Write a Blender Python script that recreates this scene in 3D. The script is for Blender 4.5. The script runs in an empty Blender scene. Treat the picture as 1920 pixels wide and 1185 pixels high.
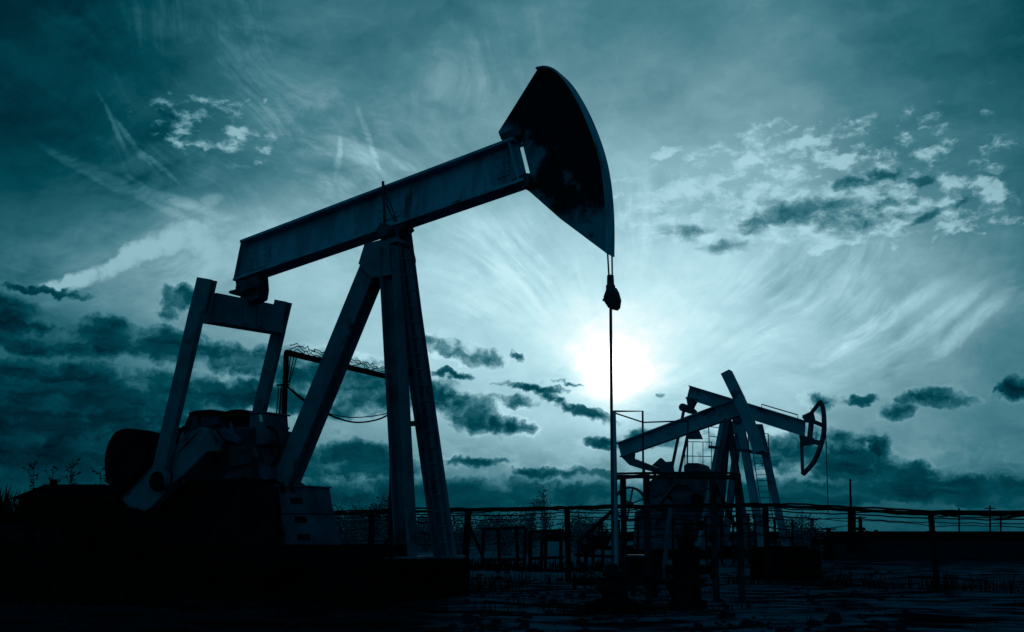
import bpy, math, random
from mathutils import Vector, Matrix, noise as mnoise
R = math.radians
random.seed(7)
S = bpy.context.scene
COL = S.collection

# ------------------------------------------------------------------ camera
PITCH = R(10.86); FPX = 2100.0; EYE = 1.1
cam_d = bpy.data.cameras.new('camera'); cam = bpy.data.objects.new('camera', cam_d); COL.objects.link(cam)
cam_d.sensor_width = 36; cam_d.lens = 36*FPX/1920; cam_d.clip_start = .1; cam_d.clip_end = 8000
cam.location = (0, 0, EYE); cam.rotation_euler = (R(90)+PITCH, 0, 0)
S.camera = cam
cP, sP = math.cos(PITCH), math.sin(PITCH)
def ray(x, y):
    """direction of a photograph pixel (1920 wide), y component not normalised"""
    dx, v = x-960, 592.5-y
    return Vector((dx, cP*FPX-sP*v, sP*FPX+cP*v))/FPX
def at(x, y, Y):
    r = ray(x, y); return Vector((r.x/r.y*Y, Y, EYE+r.z/r.y*Y))
def on_ground(x, y, z=0.0):
    r = ray(x, y); t = (z-EYE)/r.z; return Vector((r.x*t, r.y*t, z))

# ------------------------------------------------------------------ light
SUN_EL, SUN_AZ = 8.1, 5.2                      # degrees; azimuth clockwise from +Y
sun_dir = Vector((math.sin(R(SUN_AZ))*math.cos(R(SUN_EL)), math.cos(R(SUN_AZ))*math.cos(R(SUN_EL)), math.sin(R(SUN_EL))))
ld = bpy.data.lights.new('sun', 'SUN'); ld.energy = 0.5; ld.angle = R(10); ld.color = (.6, .95, 1)
lo = bpy.data.objects.new('sun', ld); COL.objects.link(lo)
lo.rotation_euler = (-sun_dir).to_track_quat('-Z', 'Y').to_euler()
S.view_settings.view_transform = 'Standard'; S.view_settings.look = 'None'
S.view_settings.exposure = 0; S.view_settings.gamma = 1

W = bpy.data.worlds.new('World'); S.world = W; W.use_nodes = True
W.cycles.sampling_method = 'MANUAL'; W.cycles.sample_map_resolution = 512
NT = W.node_tree; NT.nodes.clear()
class G:
    """tiny node-graph writer"""
    def __init__(s, nt): s.nt = nt
    def _in(s, sock, v):
        if isinstance(v, bpy.types.NodeSocket): s.nt.links.new(v, sock)
        elif v is not None: sock.default_value = v
    def m(s, op, a, b=None, c=None, clamp=False):
        n = s.nt.nodes.new('ShaderNodeMath'); n.operation = op; n.use_clamp = clamp
        for i, v in enumerate((a, b, c)):
            if v is not None: s._in(n.inputs[i], v)
        return n.outputs[0]
    def v(s, op, a, b=None, out=0):
        n = s.nt.nodes.new('ShaderNodeVectorMath'); n.operation = op
        s._in(n.inputs[0], a)
        if b is not None: s._in(n.inputs[1], b)
        return n.outputs['Value' if op in ('DOT_PRODUCT', 'LENGTH') else 'Vector']
    def xyz(s, x, y, z):
        n = s.nt.nodes.new('ShaderNodeCombineXYZ')
        for i, q in enumerate((x, y, z)): s._in(n.inputs[i], q)
        return n.outputs[0]
    def sep(s, a):
        n = s.nt.nodes.new('ShaderNodeSeparateXYZ'); s._in(n.inputs[0], a); return n.outputs
    def noise(s, vec, scale, detail=4, rough=.55, dist=0, color=False, lac=2.0):
        n = s.nt.nodes.new('ShaderNodeTexNoise'); s._in(n.inputs['Vector'], vec)
        n.inputs['Scale'].default_value = scale; n.inputs['Detail'].default_value = detail
        n.inputs['Roughness'].default_value = rough; n.inputs['Distortion'].default_value = dist
        n.inputs['Lacunarity'].default_value = lac
        return n.outputs['Color' if color else 'Fac']
    def billow(s, vec, scale):
        out = None
        for sc, w in ((scale, .6), (scale*2.3, .28), (scale*5.1, .14)):
            n = s.nt.nodes.new('ShaderNodeTexVoronoi'); n.feature = 'F1'; n.inputs['Scale'].default_value = sc; s._in(n.inputs['Vector'], vec)
            t = s.m('MULTIPLY', n.outputs['Distance'], -w); out = t if out is None else s.m('ADD', out, t)
        return out
    def rng(s, v, a, b, c=0.0, d=1.0, kind='SMOOTHSTEP'):
        n = s.nt.nodes.new('ShaderNodeMapRange'); n.interpolation_type = kind
        s._in(n.inputs[0], v)
        for i, q in enumerate((a, b, c, d)): s._in(n.inputs[i+1], q)
        return n.outputs[0]
    def ramp(s, v, stops, interp='LINEAR'):
        n = s.nt.nodes.new('ShaderNodeValToRGB'); n.color_ramp.interpolation = interp; s._in(n.inputs[0], v)
        el = n.color_ramp.elements
        while len(el) < len(stops): el.new(.5)
        for e, (p, c) in zip(el, stops): e.position = p; e.color = tuple(c)+(1,)
        return n.outputs[0]
    def mix(s, f, a, b):
        return s.m('ADD', s.m('MULTIPLY', a, s.m('SUBTRACT', 1.0, f)), s.m('MULTIPLY', b, f))
def lin(c):
    return tuple((x/255/12.92 if x/255 <= .04045 else ((x/255+.055)/1.055)**2.4) for x in c)
g = G(NT)
tc = NT.nodes.new('ShaderNodeTexCoord').outputs['Generated']
dirv = g.v('NORMALIZE', tc)
dx, dy, dz = g.sep(dirv)
DEG = 180/math.pi
az = g.m('MULTIPLY', g.m('ARCTAN2', dx, dy), DEG)
el = g.m('MULTIPLY', g.m('ARCSINE', dz), DEG)
def azel(x, y):
    r = ray(x, y).normalized(); return math.degrees(math.atan2(r.x, r.y)), math.degrees(math.asin(r.z))
P0 = g.xyz(az, el, 0.0)
# domain warp that makes the cloud outlines ragged
w1 = g.v('SUBTRACT', g.noise(P0, .35, 3, .6, color=True), (.5, .5, .5))
w2 = g.v('SUBTRACT', g.noise(P0, 1.5, 4, .62, color=True), (.5, .5, .5))
Pw = g.v('ADD', P0, g.v('ADD', g.v('MULTIPLY', w1, (2.2, 1.3, 0)), g.v('MULTIPLY', w2, (1.0, .8, 0))))
Ps = g.v('ADD', P0, g.v('ADD', g.v('MULTIPLY', w1, (1.0, .7, 0)), g.v('MULTIPLY', w2, (.55, .45, 0))))
def homog(p): return g.v('ADD', g.v('MULTIPLY', p, (1, 1, 0)), (0, 0, 1))
PwH, PsH = homog(Pw), homog(Ps)
def field(items, ph, start=-3.0):
    """highest of many soft ellipses given as photograph pixels (cx, cy, rx, ry, rotation, weight)"""
    acc = start
    for it in items:
        cx, cy, rx, ry = it[:4]; rot = it[4] if len(it) > 4 else 0; w = it[5] if len(it) > 5 else 1.0
        a0, e0 = azel(cx, cy); k = 36.0
        c, s_ = math.cos(R(-rot)), math.sin(R(-rot))
        ax, ay = c/(rx/k), s_/(rx/k); bx, by = -s_/(ry/k), c/(ry/k)
        A = g.v('DOT_PRODUCT', ph, (ax, ay, -(ax*a0+ay*e0)))
        B = g.v('DOT_PRODUCT', ph, (bx, by, -(bx*a0+by*e0)))
        d = g.m('MULTIPLY_ADD', B, B, g.m('MULTIPLY', A, A))
        f = g.m('MULTIPLY_ADD', d, -w, w)
        acc = g.m('MAXIMUM', f, acc)
    return acc
# --- clear-sky brightness around the veiled sun, raised behind the camera as added fill light
glow_dir = ray(1150, 693).normalized()               # middle of the veiled disc
cosg = g.v('DOT_PRODUCT', dirv, tuple(glow_dir))
ang = g.m('MULTIPLY', g.m('ARCCOSINE', g.m('MINIMUM', cosg, 1.0)), DEG)
veil = g.m('SUBTRACT', g.noise(g.v('MULTIPLY', P0, (.8, 1.3, 0)), .55, 7, .62), .5)
ang = g.m('ADD', ang, g.m('MULTIPLY', g.m('MULTIPLY', veil, g.rng(ang, .6, 2.0)), g.rng(ang, 3.0, 14.0, 2.0, .0)))
nish = NT.nodes.new('ShaderNodeTexSky'); nish.sky_type = 'NISHITA'; nish.sun_disc = False
nish.sun_elevation = R(SUN_EL); nish.sun_rotation = R(SUN_AZ)
nbw = NT.nodes.new('ShaderNodeRGBToBW'); NT.links.new(nish.outputs[0], nbw.inputs[0])
nishL = g.m('POWER', g.m('MULTIPLY', nbw.outputs[0], .1), .45)
AN = 180.0
fc = g.ramp(g.m('DIVIDE', ang, 180.0), [(0, (1, 1, 1)), (.9/180, (1, 1, 1)), (1.7/180, (.93,)*3), (2.5/180, (.845,)*3), (3.6/180, (.785,)*3), (5.5/180, (.735,)*3), (9/180, (.69,)*3),
     (13/180, (.62,)*3), (18/180, (.53,)*3), (24/180, (.43,)*3), (30/180, (.34,)*3), (37/180, (.26,)*3), (58/180, (.24,)*3), (95/180, (.40,)*3), (1, (.42,)*3)])
L = g.m('MULTIPLY', fc, 1.0)
L = g.m('ADD', L, g.m('MULTIPLY', g.m('SUBTRACT', g.m('MINIMUM', nishL, 1.0), .6), .06))
def blob(x, y, rx, ry, rot, amp):
    f = field([(x, y, rx, ry, rot)], homog(P0)); return g.m('MULTIPLY', g.rng(f, -.2, 1.0), amp)
# broad brighter / darker parts of the sky
for b in [(660, 560, 560, 220, 0, .10), (1480, 600, 480, 190, 5, .08), (300, 480, 330, 130, 0, .10),
          (960, 60, 420, 320, 0, -.05), (80, 90, 480, 300, 30, -.09), (1900, 80, 420, 420, 0, -.08), (60, 900, 600, 200, 0, -.10),
          (1850, 760, 430, 200, 0, -.06), (1000, 900, 500, 110, 0, -.10), (1130, 480, 330, 170, 0, .02)]:
    L = g.m('ADD', L, blob(*b))
# --- cirrus: streaks that fan out from the sun, in polar coordinates about it
SA, SE = SUN_AZ, SUN_EL-1.5
ra = g.m('SUBTRACT', az, SA); re = g.m('SUBTRACT', el, SE)
rr = g.m('SQRT', g.m('MULTIPLY_ADD', ra, ra, g.m('MULTIPLY', re, re)))
th = g.m('ARCTAN2', ra, re)
curl = g.v('SUBTRACT', g.noise(P0, .09, 2, .45, color=True), (.5, .5, .5))
cur2 = g.v('SUBTRACT', g.noise(P0, .5, 3, .5, color=True), (.5, .5, .5))
cx_, cy_, _ = g.sep(curl); dx_, dy_, _ = g.sep(cur2)
th2 = g.m('ADD', g.m('MULTIPLY_ADD', dx_, .06, g.m('MULTIPLY_ADD', cx_, .45, th)), g.m('MULTIPLY', rr, .022))
rr2 = g.m('MULTIPLY_ADD', dy_, .6, g.m('MULTIPLY_ADD', cy_, 2.5, rr))
pc = g.xyz(g.m('MULTIPLY', th2, 4.0), g.m('MULTIPLY', rr2, .11), 0.0)
c1 = g.noise(pc, 1.5, 6, .6)
pc2 = g.xyz(g.m('MULTIPLY', th2, 13.0), g.m('MULTIPLY', rr2, .16), 3.0)
c2 = g.noise(pc2, 1.6, 6, .62)
patch = g.rng(g.noise(P0, .13, 3, .5), .36, .66)
cmask = g.rng(field([(430, 190, 380, 170, 28, .3), (560, 370, 560, 200, 14), (1010, 440, 320, 150, 0), (1560, 590, 480, 170, -10), (300, 520, 330, 120, -5)], PwH), -.6, .7)
cir = g.m('ADD', g.m('SUBTRACT', c1, .5), g.m('MULTIPLY', g.m('SUBTRACT', c2, .5), .65))
cir = g.m('MULTIPLY', cir, g.m('MULTIPLY', cmask, g.m('MULTIPLY_ADD', patch, 1.0, .22)))
L = g.m('MULTIPLY_ADD', g.m('MULTIPLY', cir, g.rng(ang, 1.5, 9.0, .40, 1.0)), .33, L)
soft = g.noise(g.v('MULTIPLY', Pw, (.55, 1.0, 0)), .3, 8, .62)
L = g.m('MULTIPLY_ADD', g.m('SUBTRACT', soft, .5), .26, L)
fu = g.m('ADD', g.m('MULTIPLY', az, .62), g.m('MULTIPLY', el, -.78)); fv = g.m('ADD', g.m('MULTIPLY', az, .78), g.m('MULTIPLY', el, .62))
fib = g.noise(g.xyz(g.m('MULTIPLY_ADD', cx_, 1.5, g.m('MULTIPLY', fu, .16)), g.m('MULTIPLY_ADD', dy_, .5, g.m('MULTIPLY_ADD', cy_, 9.0, g.m('MULTIPLY', fv, .8))), 5.0), 1.1, 7, .6)
fmask = g.rng(field([(430, 200, 480, 230, 25), (700, 130, 380, 120, 0, .4)], PwH), -.5, .8)
L = g.m('MULTIPLY_ADD', g.m('MULTIPLY', g.m('MULTIPLY', g.rng(fib, .46, .74), g.rng(soft, .40, .60, .15, 1.1)), fmask), .085, L)
fine = g.noise(Ps, .75, 7, .64)
# --- single wisps and bright cloud patches
BRIGHT = [(1250,285,36,12,-5),(1345,275,38,9,-5),(1400,268,25,8,-10),(1470,250,42,7,-18),(1510,270,42,16),(1590,292,38,13,-12),
 (1662,278,36,13,-14),(1400,308,52,19,-6),(1315,315,26,11,-8),(1290,357,36,15,18),(1365,368,46,15,5),(1412,352,40,20),(1505,330,64,26),
 (1210,360,26,7),(1250,392,62,14,5),(1235,418,52,10),(1560,362,62,22),(1640,388,62,15),(1800,342,92,14,8),(1865,352,32,15,15),
 (1700,368,85,12),(1480,442,105,20),(1640,440,95,14,-12),(1780,416,112,8,-9),(1560,462,82,10,-12),(1300,442,82,16),(1737,239,19,4,-8),
 (1500,335,320,90,-4,.75),(1260,395,150,55,0,.6),(1700,385,210,60,0,.65),(1480,430,220,40,0,.6),(410,245,110,45,10,.5),(442,250,46,18,8),(382,268,32,15),(345,217,26,12),(492,193,10,6,-20)]
puff = g.m('ADD', g.m('MULTIPLY', g.noise(g.v('MULTIPLY', Ps, (.75, 1.35, 0)), .8, 8, .62), .75), g.m('MULTIPLY_ADD', g.billow(g.v('MULTIPLY', Ps, (.8, 1.5, 0)), 1.0), .22, .22))
bf = g.m('MULTIPLY_ADD', g.m('SUBTRACT', puff, .5), 6.5, g.m('MULTIPLY', g.m('MAXIMUM', field(BRIGHT, PsH), -1.6), .75))
bm = g.rng(bf, -.1, .95)
L = g.m('MULTIPLY_ADD', bm, g.m('MULTIPLY_ADD', g.m('SUBTRACT', .87, L), .60, .0), L)
CUM = [(335,447,58,28,-22),(372,462,40,20,10),(265,478,62,22,-28),(190,508,72,17,-28),(140,525,60,12,-20)]
cf = g.m('MULTIPLY_ADD', g.m('SUBTRACT', fine, .5), 3.4, field(CUM, PsH))
cm = g.rng(cf, -.3, .9)
L = g.m('MULTIPLY_ADD', g.m('MULTIPLY', cm, .9), g.m('SUBTRACT', .72, L), L)
WISP = [(135,303,58,6,22),(165,325,60,5,24),(235,352,95,8,24),(330,378,85,9,12),(398,374,20,9,-20),(212,232,44,4,58),(248,268,50,4,48),
 (290,305,48,4,36),(262,345,26,4,28),(634,305,5,40,4),(645,345,14,20,-30),(690,255,5,48,-22),(760,310,20,6,20),(610,350,18,14,40),
 (1830,600,80,12,-38),(1745,610,90,13,-34),(1660,600,110,12,-30)]
wf = g.m('MULTIPLY_ADD', g.m('SUBTRACT', fine, .5), 2.4, field(WISP, g.v('ADD', homog(P0), g.v('MULTIPLY', g.v('ADD', g.v('MULTIPLY', w1, (.45, .45, 0)), g.v('MULTIPLY', w2, (.3, .3, 0))), (1, 1, 0)))))
L = g.m('MULTIPLY_ADD', g.m('MULTIPLY', g.rng(wf, -1.6, 1.3), g.rng(c2, .3, .62, .3, 1.15)), .095, L)
# --- dark low clouds
DARK = [(190,628,62,34,0),(320,648,72,38,0),(420,668,100,32,10),(560,695,90,42,10),(110,650,110,22,0),(180,738,290,50,2),(420,735,260,32,6),
 (80,700,170,28,0),(150,800,380,46,0),(60,860,330,50,0),(360,860,300,50,0),(330,568,44,24,-30),(25,580,66,24,5),(95,547,70,8,2),(60,612,70,14,0),
 (20,600,40,30,0),(690,728,120,50,8),(640,852,110,26,0),(858,655,84,20,13),(975,668,18,7,30),(850,700,44,8,5),(880,768,82,38,26),(952,797,50,17,14),
 (838,745,52,34,0),(1000,727,72,9,4),(1062,716,44,5,4),(935,755,60,12,0,.5),(1098,770,64,12,14),(1035,745,34,9,22),(1237,745,18,7,5),
 (1135,828,64,13,-4),(1215,822,60,20,0),(1558,748,48,20,0),(1612,746,28,9,0),(1676,770,34,15,0),(1742,738,50,16,-5,.8),(1785,750,40,12,0,.6),(1900,726,34,22,0),
 (1480,850,150,44,0),(1592,872,115,44,8),(1652,842,24,26,10),(1722,886,60,28,15),(1800,908,140,20,4),(1890,915,100,20,0),
 (1600,925,420,28,0),(860,928,430,34,0),(240,930,420,50,0),(700,880,110,20,0),(880,870,70,12,0),(1060,890,120,12,0)]
dn = g.noise(g.v('MULTIPLY', Pw, (1, 1.5, 0)), .33, 9, .62)
bil = g.m('ADD', g.billow(g.v('MULTIPLY', Ps, (.8, 1.15, 0)), .55), .47)
dsum = g.m('MULTIPLY_ADD', g.m('SUBTRACT', dn, .5), 3.6, g.m('MULTIPLY', g.m('MAXIMUM', field(DARK, PwH), -2.0), 1.0))
df = g.m('MULTIPLY_ADD', g.m('SUBTRACT', fine, .5), 1.8, g.m('MULTIPLY_ADD', bil, 1.3, dsum))
dm = g.rng(df, -.45, .95)
CORE = [(1575,402,72,30,5),(1482,402,78,24,0),(1540,392,150,22,0),(1415,422,42,18,-10),(1642,410,66,12,-8),(1655,328,32,12,0),(1722,342,28,8,0),(1362,462,40,14,0,.5),
        (1285,438,40,14,0,.45),(1760,395,60,7,-20),(318,212,22,9,20),(350,240,18,8,20),(1600,345,40,12,0)]
kf = g.m('MULTIPLY_ADD', g.m('SUBTRACT', puff, .5), -4.5, g.m('MULTIPLY', g.m('MAXIMUM', field(CORE, PsH), -1.6), 1.1))
km = g.rng(kf, -.4, 1.5)
tex = g.m('MULTIPLY', g.m('SUBTRACT', g.noise(g.v('MULTIPLY', Pw, (.35, 2.0, 0)), .4, 7, .62), .5), .55)
darkL = g.m('ADD', g.m('ADD', g.m('MULTIPLY_ADD', L, .22, .078), tex), g.m('MULTIPLY_ADD', bil, .16, g.m('MULTIPLY', g.rng(df, .1, 2.0, 1.0, 0.0), .06)))
# broken lighter layer near the horizon
brk = g.noise(g.v('MULTIPLY', Pw, (.6, 1.3, 0)), .8, 8, .62)
low = g.rng(el, 1.5, 6.0, 1.0, 0.0)
L = g.m('MULTIPLY_ADD', g.m('MULTIPLY', g.m('SUBTRACT', brk, .5), low), .55, L)
rim = g.m('MULTIPLY', g.m('MULTIPLY', g.rng(df, -.75, -.2), g.rng(df, -.2, .35, 1.0, 0.0)), g.m('MULTIPLY', g.rng(ang, 3.0, 28.0, .085, .02), g.rng(soft, .42, .62, .1, 1.2)))
L = g.mix(g.m('MULTIPLY', dm, .93), L, darkL)
L = g.m('ADD', L, rim)
L = g.mix(g.m('MULTIPLY', km, g.rng(fine, .3, .65, .45, .85)), L, g.m('MULTIPLY_ADD', L, .25, .16))
# horizon bank
hb = g.m('MULTIPLY', g.rng(g.m('MULTIPLY_ADD', g.m('SUBTRACT', dn, .5), 1.2, el), .6, 4.0, 1.0, 0.0), .86)
L = g.mix(hb, L, g.m('MULTIPLY_ADD', tex, .5, g.m('MULTIPLY_ADD', L, .12, .225)))
L = g.m('MULTIPLY', L, g.rng(el, -6.0, -.5, .25, 1.0))
TONE = [(0, (0, 0, 0)), (.1, (0, 14, 24)), (.2, (0, 42, 54)), (.3, (2, 68, 80)), (.4, (38, 97, 110)), (.5, (72, 125, 138)), (.6, (108, 152, 163)),
        (.7, (140, 184, 196)), (.8, (168, 211, 223)), (.88, (195, 235, 243)), (.95, (228, 252, 255)), (1, (255, 255, 255))]
skycol = g.ramp(L, [(p, lin(c)) for p, c in TONE])
core = g.m('MULTIPLY_ADD', g.rng(ang, .3, 2.0, 1.0, 0.0), 1.5, 1.0)
bg = NT.nodes.new('ShaderNodeBackground'); NT.links.new(skycol, bg.inputs[0]); NT.links.new(core, bg.inputs[1])
NT.links.new(bg.outputs[0], NT.nodes.new('ShaderNodeOutputWorld').inputs[0])

# ------------------------------------------------------------------ mesh helpers
class MB:
    """collects shapes in world coordinates; build() links them as ONE mesh object"""
    def __init__(s): s.v, s.f = [], []
    def add(s, vs, fs):
        o = len(s.v); s.v += [Vector(p) for p in vs]; s.f += [tuple(i+o for i in f) for f in fs]; return s
    def bar(s, a, b, w, h, up=(0, 0, 1), w2=None, h2=None):
        a, b = Vector(a), Vector(b); d = (b-a).normalized(); up = Vector(up)
        if abs(d.dot(up)) > .999: up = Vector((0, 1, 0))
        x = d.cross(up).normalized(); y = x.cross(d)
        vs = []
        for p, ww, hh in ((a, w, h), (b, w2 or w, h2 or h)):
            vs += [p+x*sx*ww/2+y*sy*hh/2 for sx, sy in ((-1, -1), (1, -1), (1, 1), (-1, 1))]
        return s.add(vs, [(3, 2, 1, 0), (4, 5, 6, 7), (0, 1, 5, 4), (1, 2, 6, 5), (2, 3, 7, 6), (3, 0, 4, 7)])
    def ibeam(s, a, b, w, h, up, tf=.022, tw=.02):
        """rolled I section: h along up, flanges w wide"""
        a, b = Vector(a), Vector(b); d = (b-a).normalized(); x = d.cross(Vector(up)).normalized(); y = x.cross(d)
        for sg in (-1, 1):
            o = y*sg*(h/2-tf/2); s.bar(a+o, b+o, w, tf, y)
        return s.bar(a, b, tw, h-2*tf, y)
    def tube(s, pts, r, n=8, r2=None, cap=True):
        pts = [Vector(p) for p in pts]; vs = []; fs = []; m = len(pts); x = None
        for i, p in enumerate(pts):
            d = (pts[min(i+1, m-1)]-pts[max(i-1, 0)]).normalized()
            if x is None:
                x = d.cross(Vector((0, 0, 1)))
                if x.length < .01: x = d.cross(Vector((0, 1, 0)))
            x = (x-d*x.dot(d)).normalized(); y = d.cross(x)
            rr = r if r2 is None else r+(r2-r)*i/max(1, m-1)
            vs += [p+(x*math.cos(t)+y*math.sin(t))*rr for t in [2*math.pi*k/n for k in range(n)]]
        for i in range(m-1):
            for k in range(n):
                fs.append((i*n+k, i*n+(k+1) % n, (i+1)*n+(k+1) % n, (i+1)*n+k))
        if cap: fs += [tuple(range(n))[::-1], tuple((m-1)*n+k for k in range(n))]
        return s.add(vs, fs)
    def prism(s, poly, off):
        """poly: list of points, extruded by vector off"""
        poly = [Vector(p) for p in poly]; off = Vector(off); n = len(poly)
        fs = [tuple(range(n))[::-1], tuple(range(n, 2*n))]
        fs += [(i, (i+1) % n, n+(i+1) % n, n+i) for i in range(n)]
        return s.add(poly+[p+off for p in poly], fs)
    def lathe(s, c, prof, axis=(0, 0, 1), n=20):
        """prof: (radius, height along axis)"""
        ax = Vector(axis).normalized(); t = Vector((0, 0, 1)) if abs(ax.z) < .9 else Vector((1, 0, 0))
        x = ax.cross(t).normalized(); y = ax.cross(x); c = Vector(c); vs = []; fs = []
        for r_, h in prof: vs += [c+ax*h+(x*math.cos(2*math.pi*k/n)+y*math.sin(2*math.pi*k/n))*r_ for k in range(n)]
        for i in range(len(prof)-1):
            for k in range(n): fs.append((i*n+k, i*n+(k+1) % n, (i+1)*n+(k+1) % n, (i+1)*n+k))
        fs += [tuple(range(n))[::-1], tuple((len(prof)-1)*n+k for k in range(n))]
        return s.add(vs, fs)
    def build(s, name, mat, parent=None, base=None, bevel=0, smooth=False):
        o0 = base_of(parent) if parent is not None else Vector(base or (0, 0, 0))
        me = bpy.data.meshes.new(name); me.from_pydata([tuple(v-o0) for v in s.v], [], s.f)
        me.validate()
        me.materials.append(mat)
        if smooth: me.polygons.foreach_set('use_smooth', [True]*len(me.polygons))
        o = bpy.data.objects.new(name, me); COL.objects.link(o)
        if parent is not None: o.parent = parent
        else: o.location = o0
        if bevel:
            b = o.modifiers.new('bevel', 'BEVEL'); b.width = bevel; b.segments = 2; b.limit_method = 'ANGLE'; b.angle_limit = R(40)
        return o
def base_of(o):
    while o.parent is not None: o = o.parent
    return Vector(o.location)
def tag(o, label, cat, group=None, kind=None):
    o['label'] = label; o['category'] = cat
    if group: o['group'] = group
    if kind: o['kind'] = kind
    return o
def thing(name, loc, label, cat, group=None):
    o = bpy.data.objects.new(name, None); o.empty_display_size = .3; COL.objects.link(o); o.location = loc
    return tag(o, label, cat, group)
def smooth_line(pts, k=6, closed=False):
    pts = [Vector(p) for p in pts]; out = []; n = len(pts)
    for i in range(n-1):
        p0, p1, p2, p3 = pts[max(i-1, 0)], pts[i], pts[i+1], pts[min(i+2, n-1)]
        for j in range(k):
            t = j/k
            out.append(.5*((2*p1)+(p2-p0)*t+(2*p0-5*p1+4*p2-p3)*t*t+(3*p1-p0-3*p2+p3)*t**3))
    return out+[pts[-1]]

# ------------------------------------------------------------------ materials
def mat(name, c1, c2, scale=3.0, rough=.6, lo=.42, hi=.62, c3=None, scale3=1.0, lo3=.55, hi3=.62, bump=.15, bscale=40, metal=0.0, spec=.3, stretch=(1, 1, 1)):
    m = bpy.data.materials.new(name); m.use_nodes = True; nt = m.node_tree; q = G(nt); b = nt.nodes['Principled BSDF']
    P = nt.nodes.new('ShaderNodeTexCoord').outputs['Object']
    P = q.v('MULTIPLY', P, stretch)
    n1 = q.noise(P, scale, 6, .6)
    def mixc(f, a, bb):
        x = nt.nodes.new('ShaderNodeMix'); x.data_type = 'RGBA'; q._in(x.inputs[0], f)
        for sock, val in ((x.inputs[6], a), (x.inputs[7], bb)):
            if isinstance(val, tuple): sock.default_value = val+(1,)
            else: nt.links.new(val, sock)
        return x.outputs[2]
    col = mixc(q.rng(n1, lo, hi), c1, c2)
    if c3: col = mixc(q.rng(q.noise(P, scale3, 7, .62), lo3, hi3), col, c3)
    nt.links.new(col, b.inputs['Base Color'])
    b.inputs['Metallic'].default_value = metal; b.inputs['Specular IOR Level'].default_value = spec
    nt.links.new(q.rng(n1, .3, .7, rough-.1, min(1, rough+.15)), b.inputs['Roughness'])
    if bump:
        bp = nt.nodes.new('ShaderNodeBump'); bp.inputs['Strength'].default_value = bump; bp.inputs['Distance'].default_value = .02
        nt.links.new(q.noise(P, bscale, 5, .6), bp.inputs['Height']); nt.links.new(bp.outputs[0], b.inputs['Normal'])
    return m
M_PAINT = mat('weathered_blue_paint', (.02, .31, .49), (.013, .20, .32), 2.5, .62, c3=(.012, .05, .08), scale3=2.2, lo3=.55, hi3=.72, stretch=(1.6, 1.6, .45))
M_PAINT_SHADE = mat('shaded_blue_paint', (.010, .145, .225), (.008, .10, .16), 2.2, .7, c3=(.008, .03, .05), scale3=1.3, lo3=.55, hi3=.68, spec=.15)  # beam paint darkened as painted shade for parts below the beam; patches are grime
M_DARK = mat('grimy_blue_steel', (.008, .05, .08), (.004, .022, .036), 4, .7, c3=(.015, .11, .18), scale3=2.2, lo3=.6, hi3=.68, spec=.15)
M_BLACK = mat('oily_black_steel', (.003, .010, .015), (.002, .005, .008), 4, .8, spec=0)
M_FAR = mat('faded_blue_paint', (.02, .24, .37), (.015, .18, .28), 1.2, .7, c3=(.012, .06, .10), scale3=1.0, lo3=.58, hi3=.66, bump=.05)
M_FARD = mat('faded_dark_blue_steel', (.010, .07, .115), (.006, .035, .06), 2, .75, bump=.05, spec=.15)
M_WIRE = mat('rusty_fence_steel', (.004, .012, .018), (.003, .007, .010), 6, .8, spec=0)
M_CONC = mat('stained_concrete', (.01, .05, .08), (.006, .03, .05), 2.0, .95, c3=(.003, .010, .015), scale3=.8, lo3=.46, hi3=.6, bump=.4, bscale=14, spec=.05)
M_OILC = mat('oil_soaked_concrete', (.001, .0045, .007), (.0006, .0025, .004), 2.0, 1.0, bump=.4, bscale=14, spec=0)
M_WEED = mat('dry_dark_weed', (.003, .007, .008), (.002, .004, .005), 3, .95, bump=0, spec=0)
M_BUSH = mat('bare_shrub', (.015, .16, .21), (.010, .10, .14), .6, .95, bump=0, spec=0)
M_ROOF = mat('tarred_roof', (.002, .005, .007), (.001, .003, .005), 2, .95, spec=0)
M_PLAT = mat('rusty_platform_steel', (.004, .028, .042), (.003, .012, .019), 3, .85, spec=.03)
M_STICK = mat('white_sticker', (.65, .75, .77), (.55, .67, .69), 8, .5, bump=0)
M_CABLE = mat('greasy_wire_rope', (.006, .03, .045), (.004, .02, .03), 12, .6)

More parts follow.
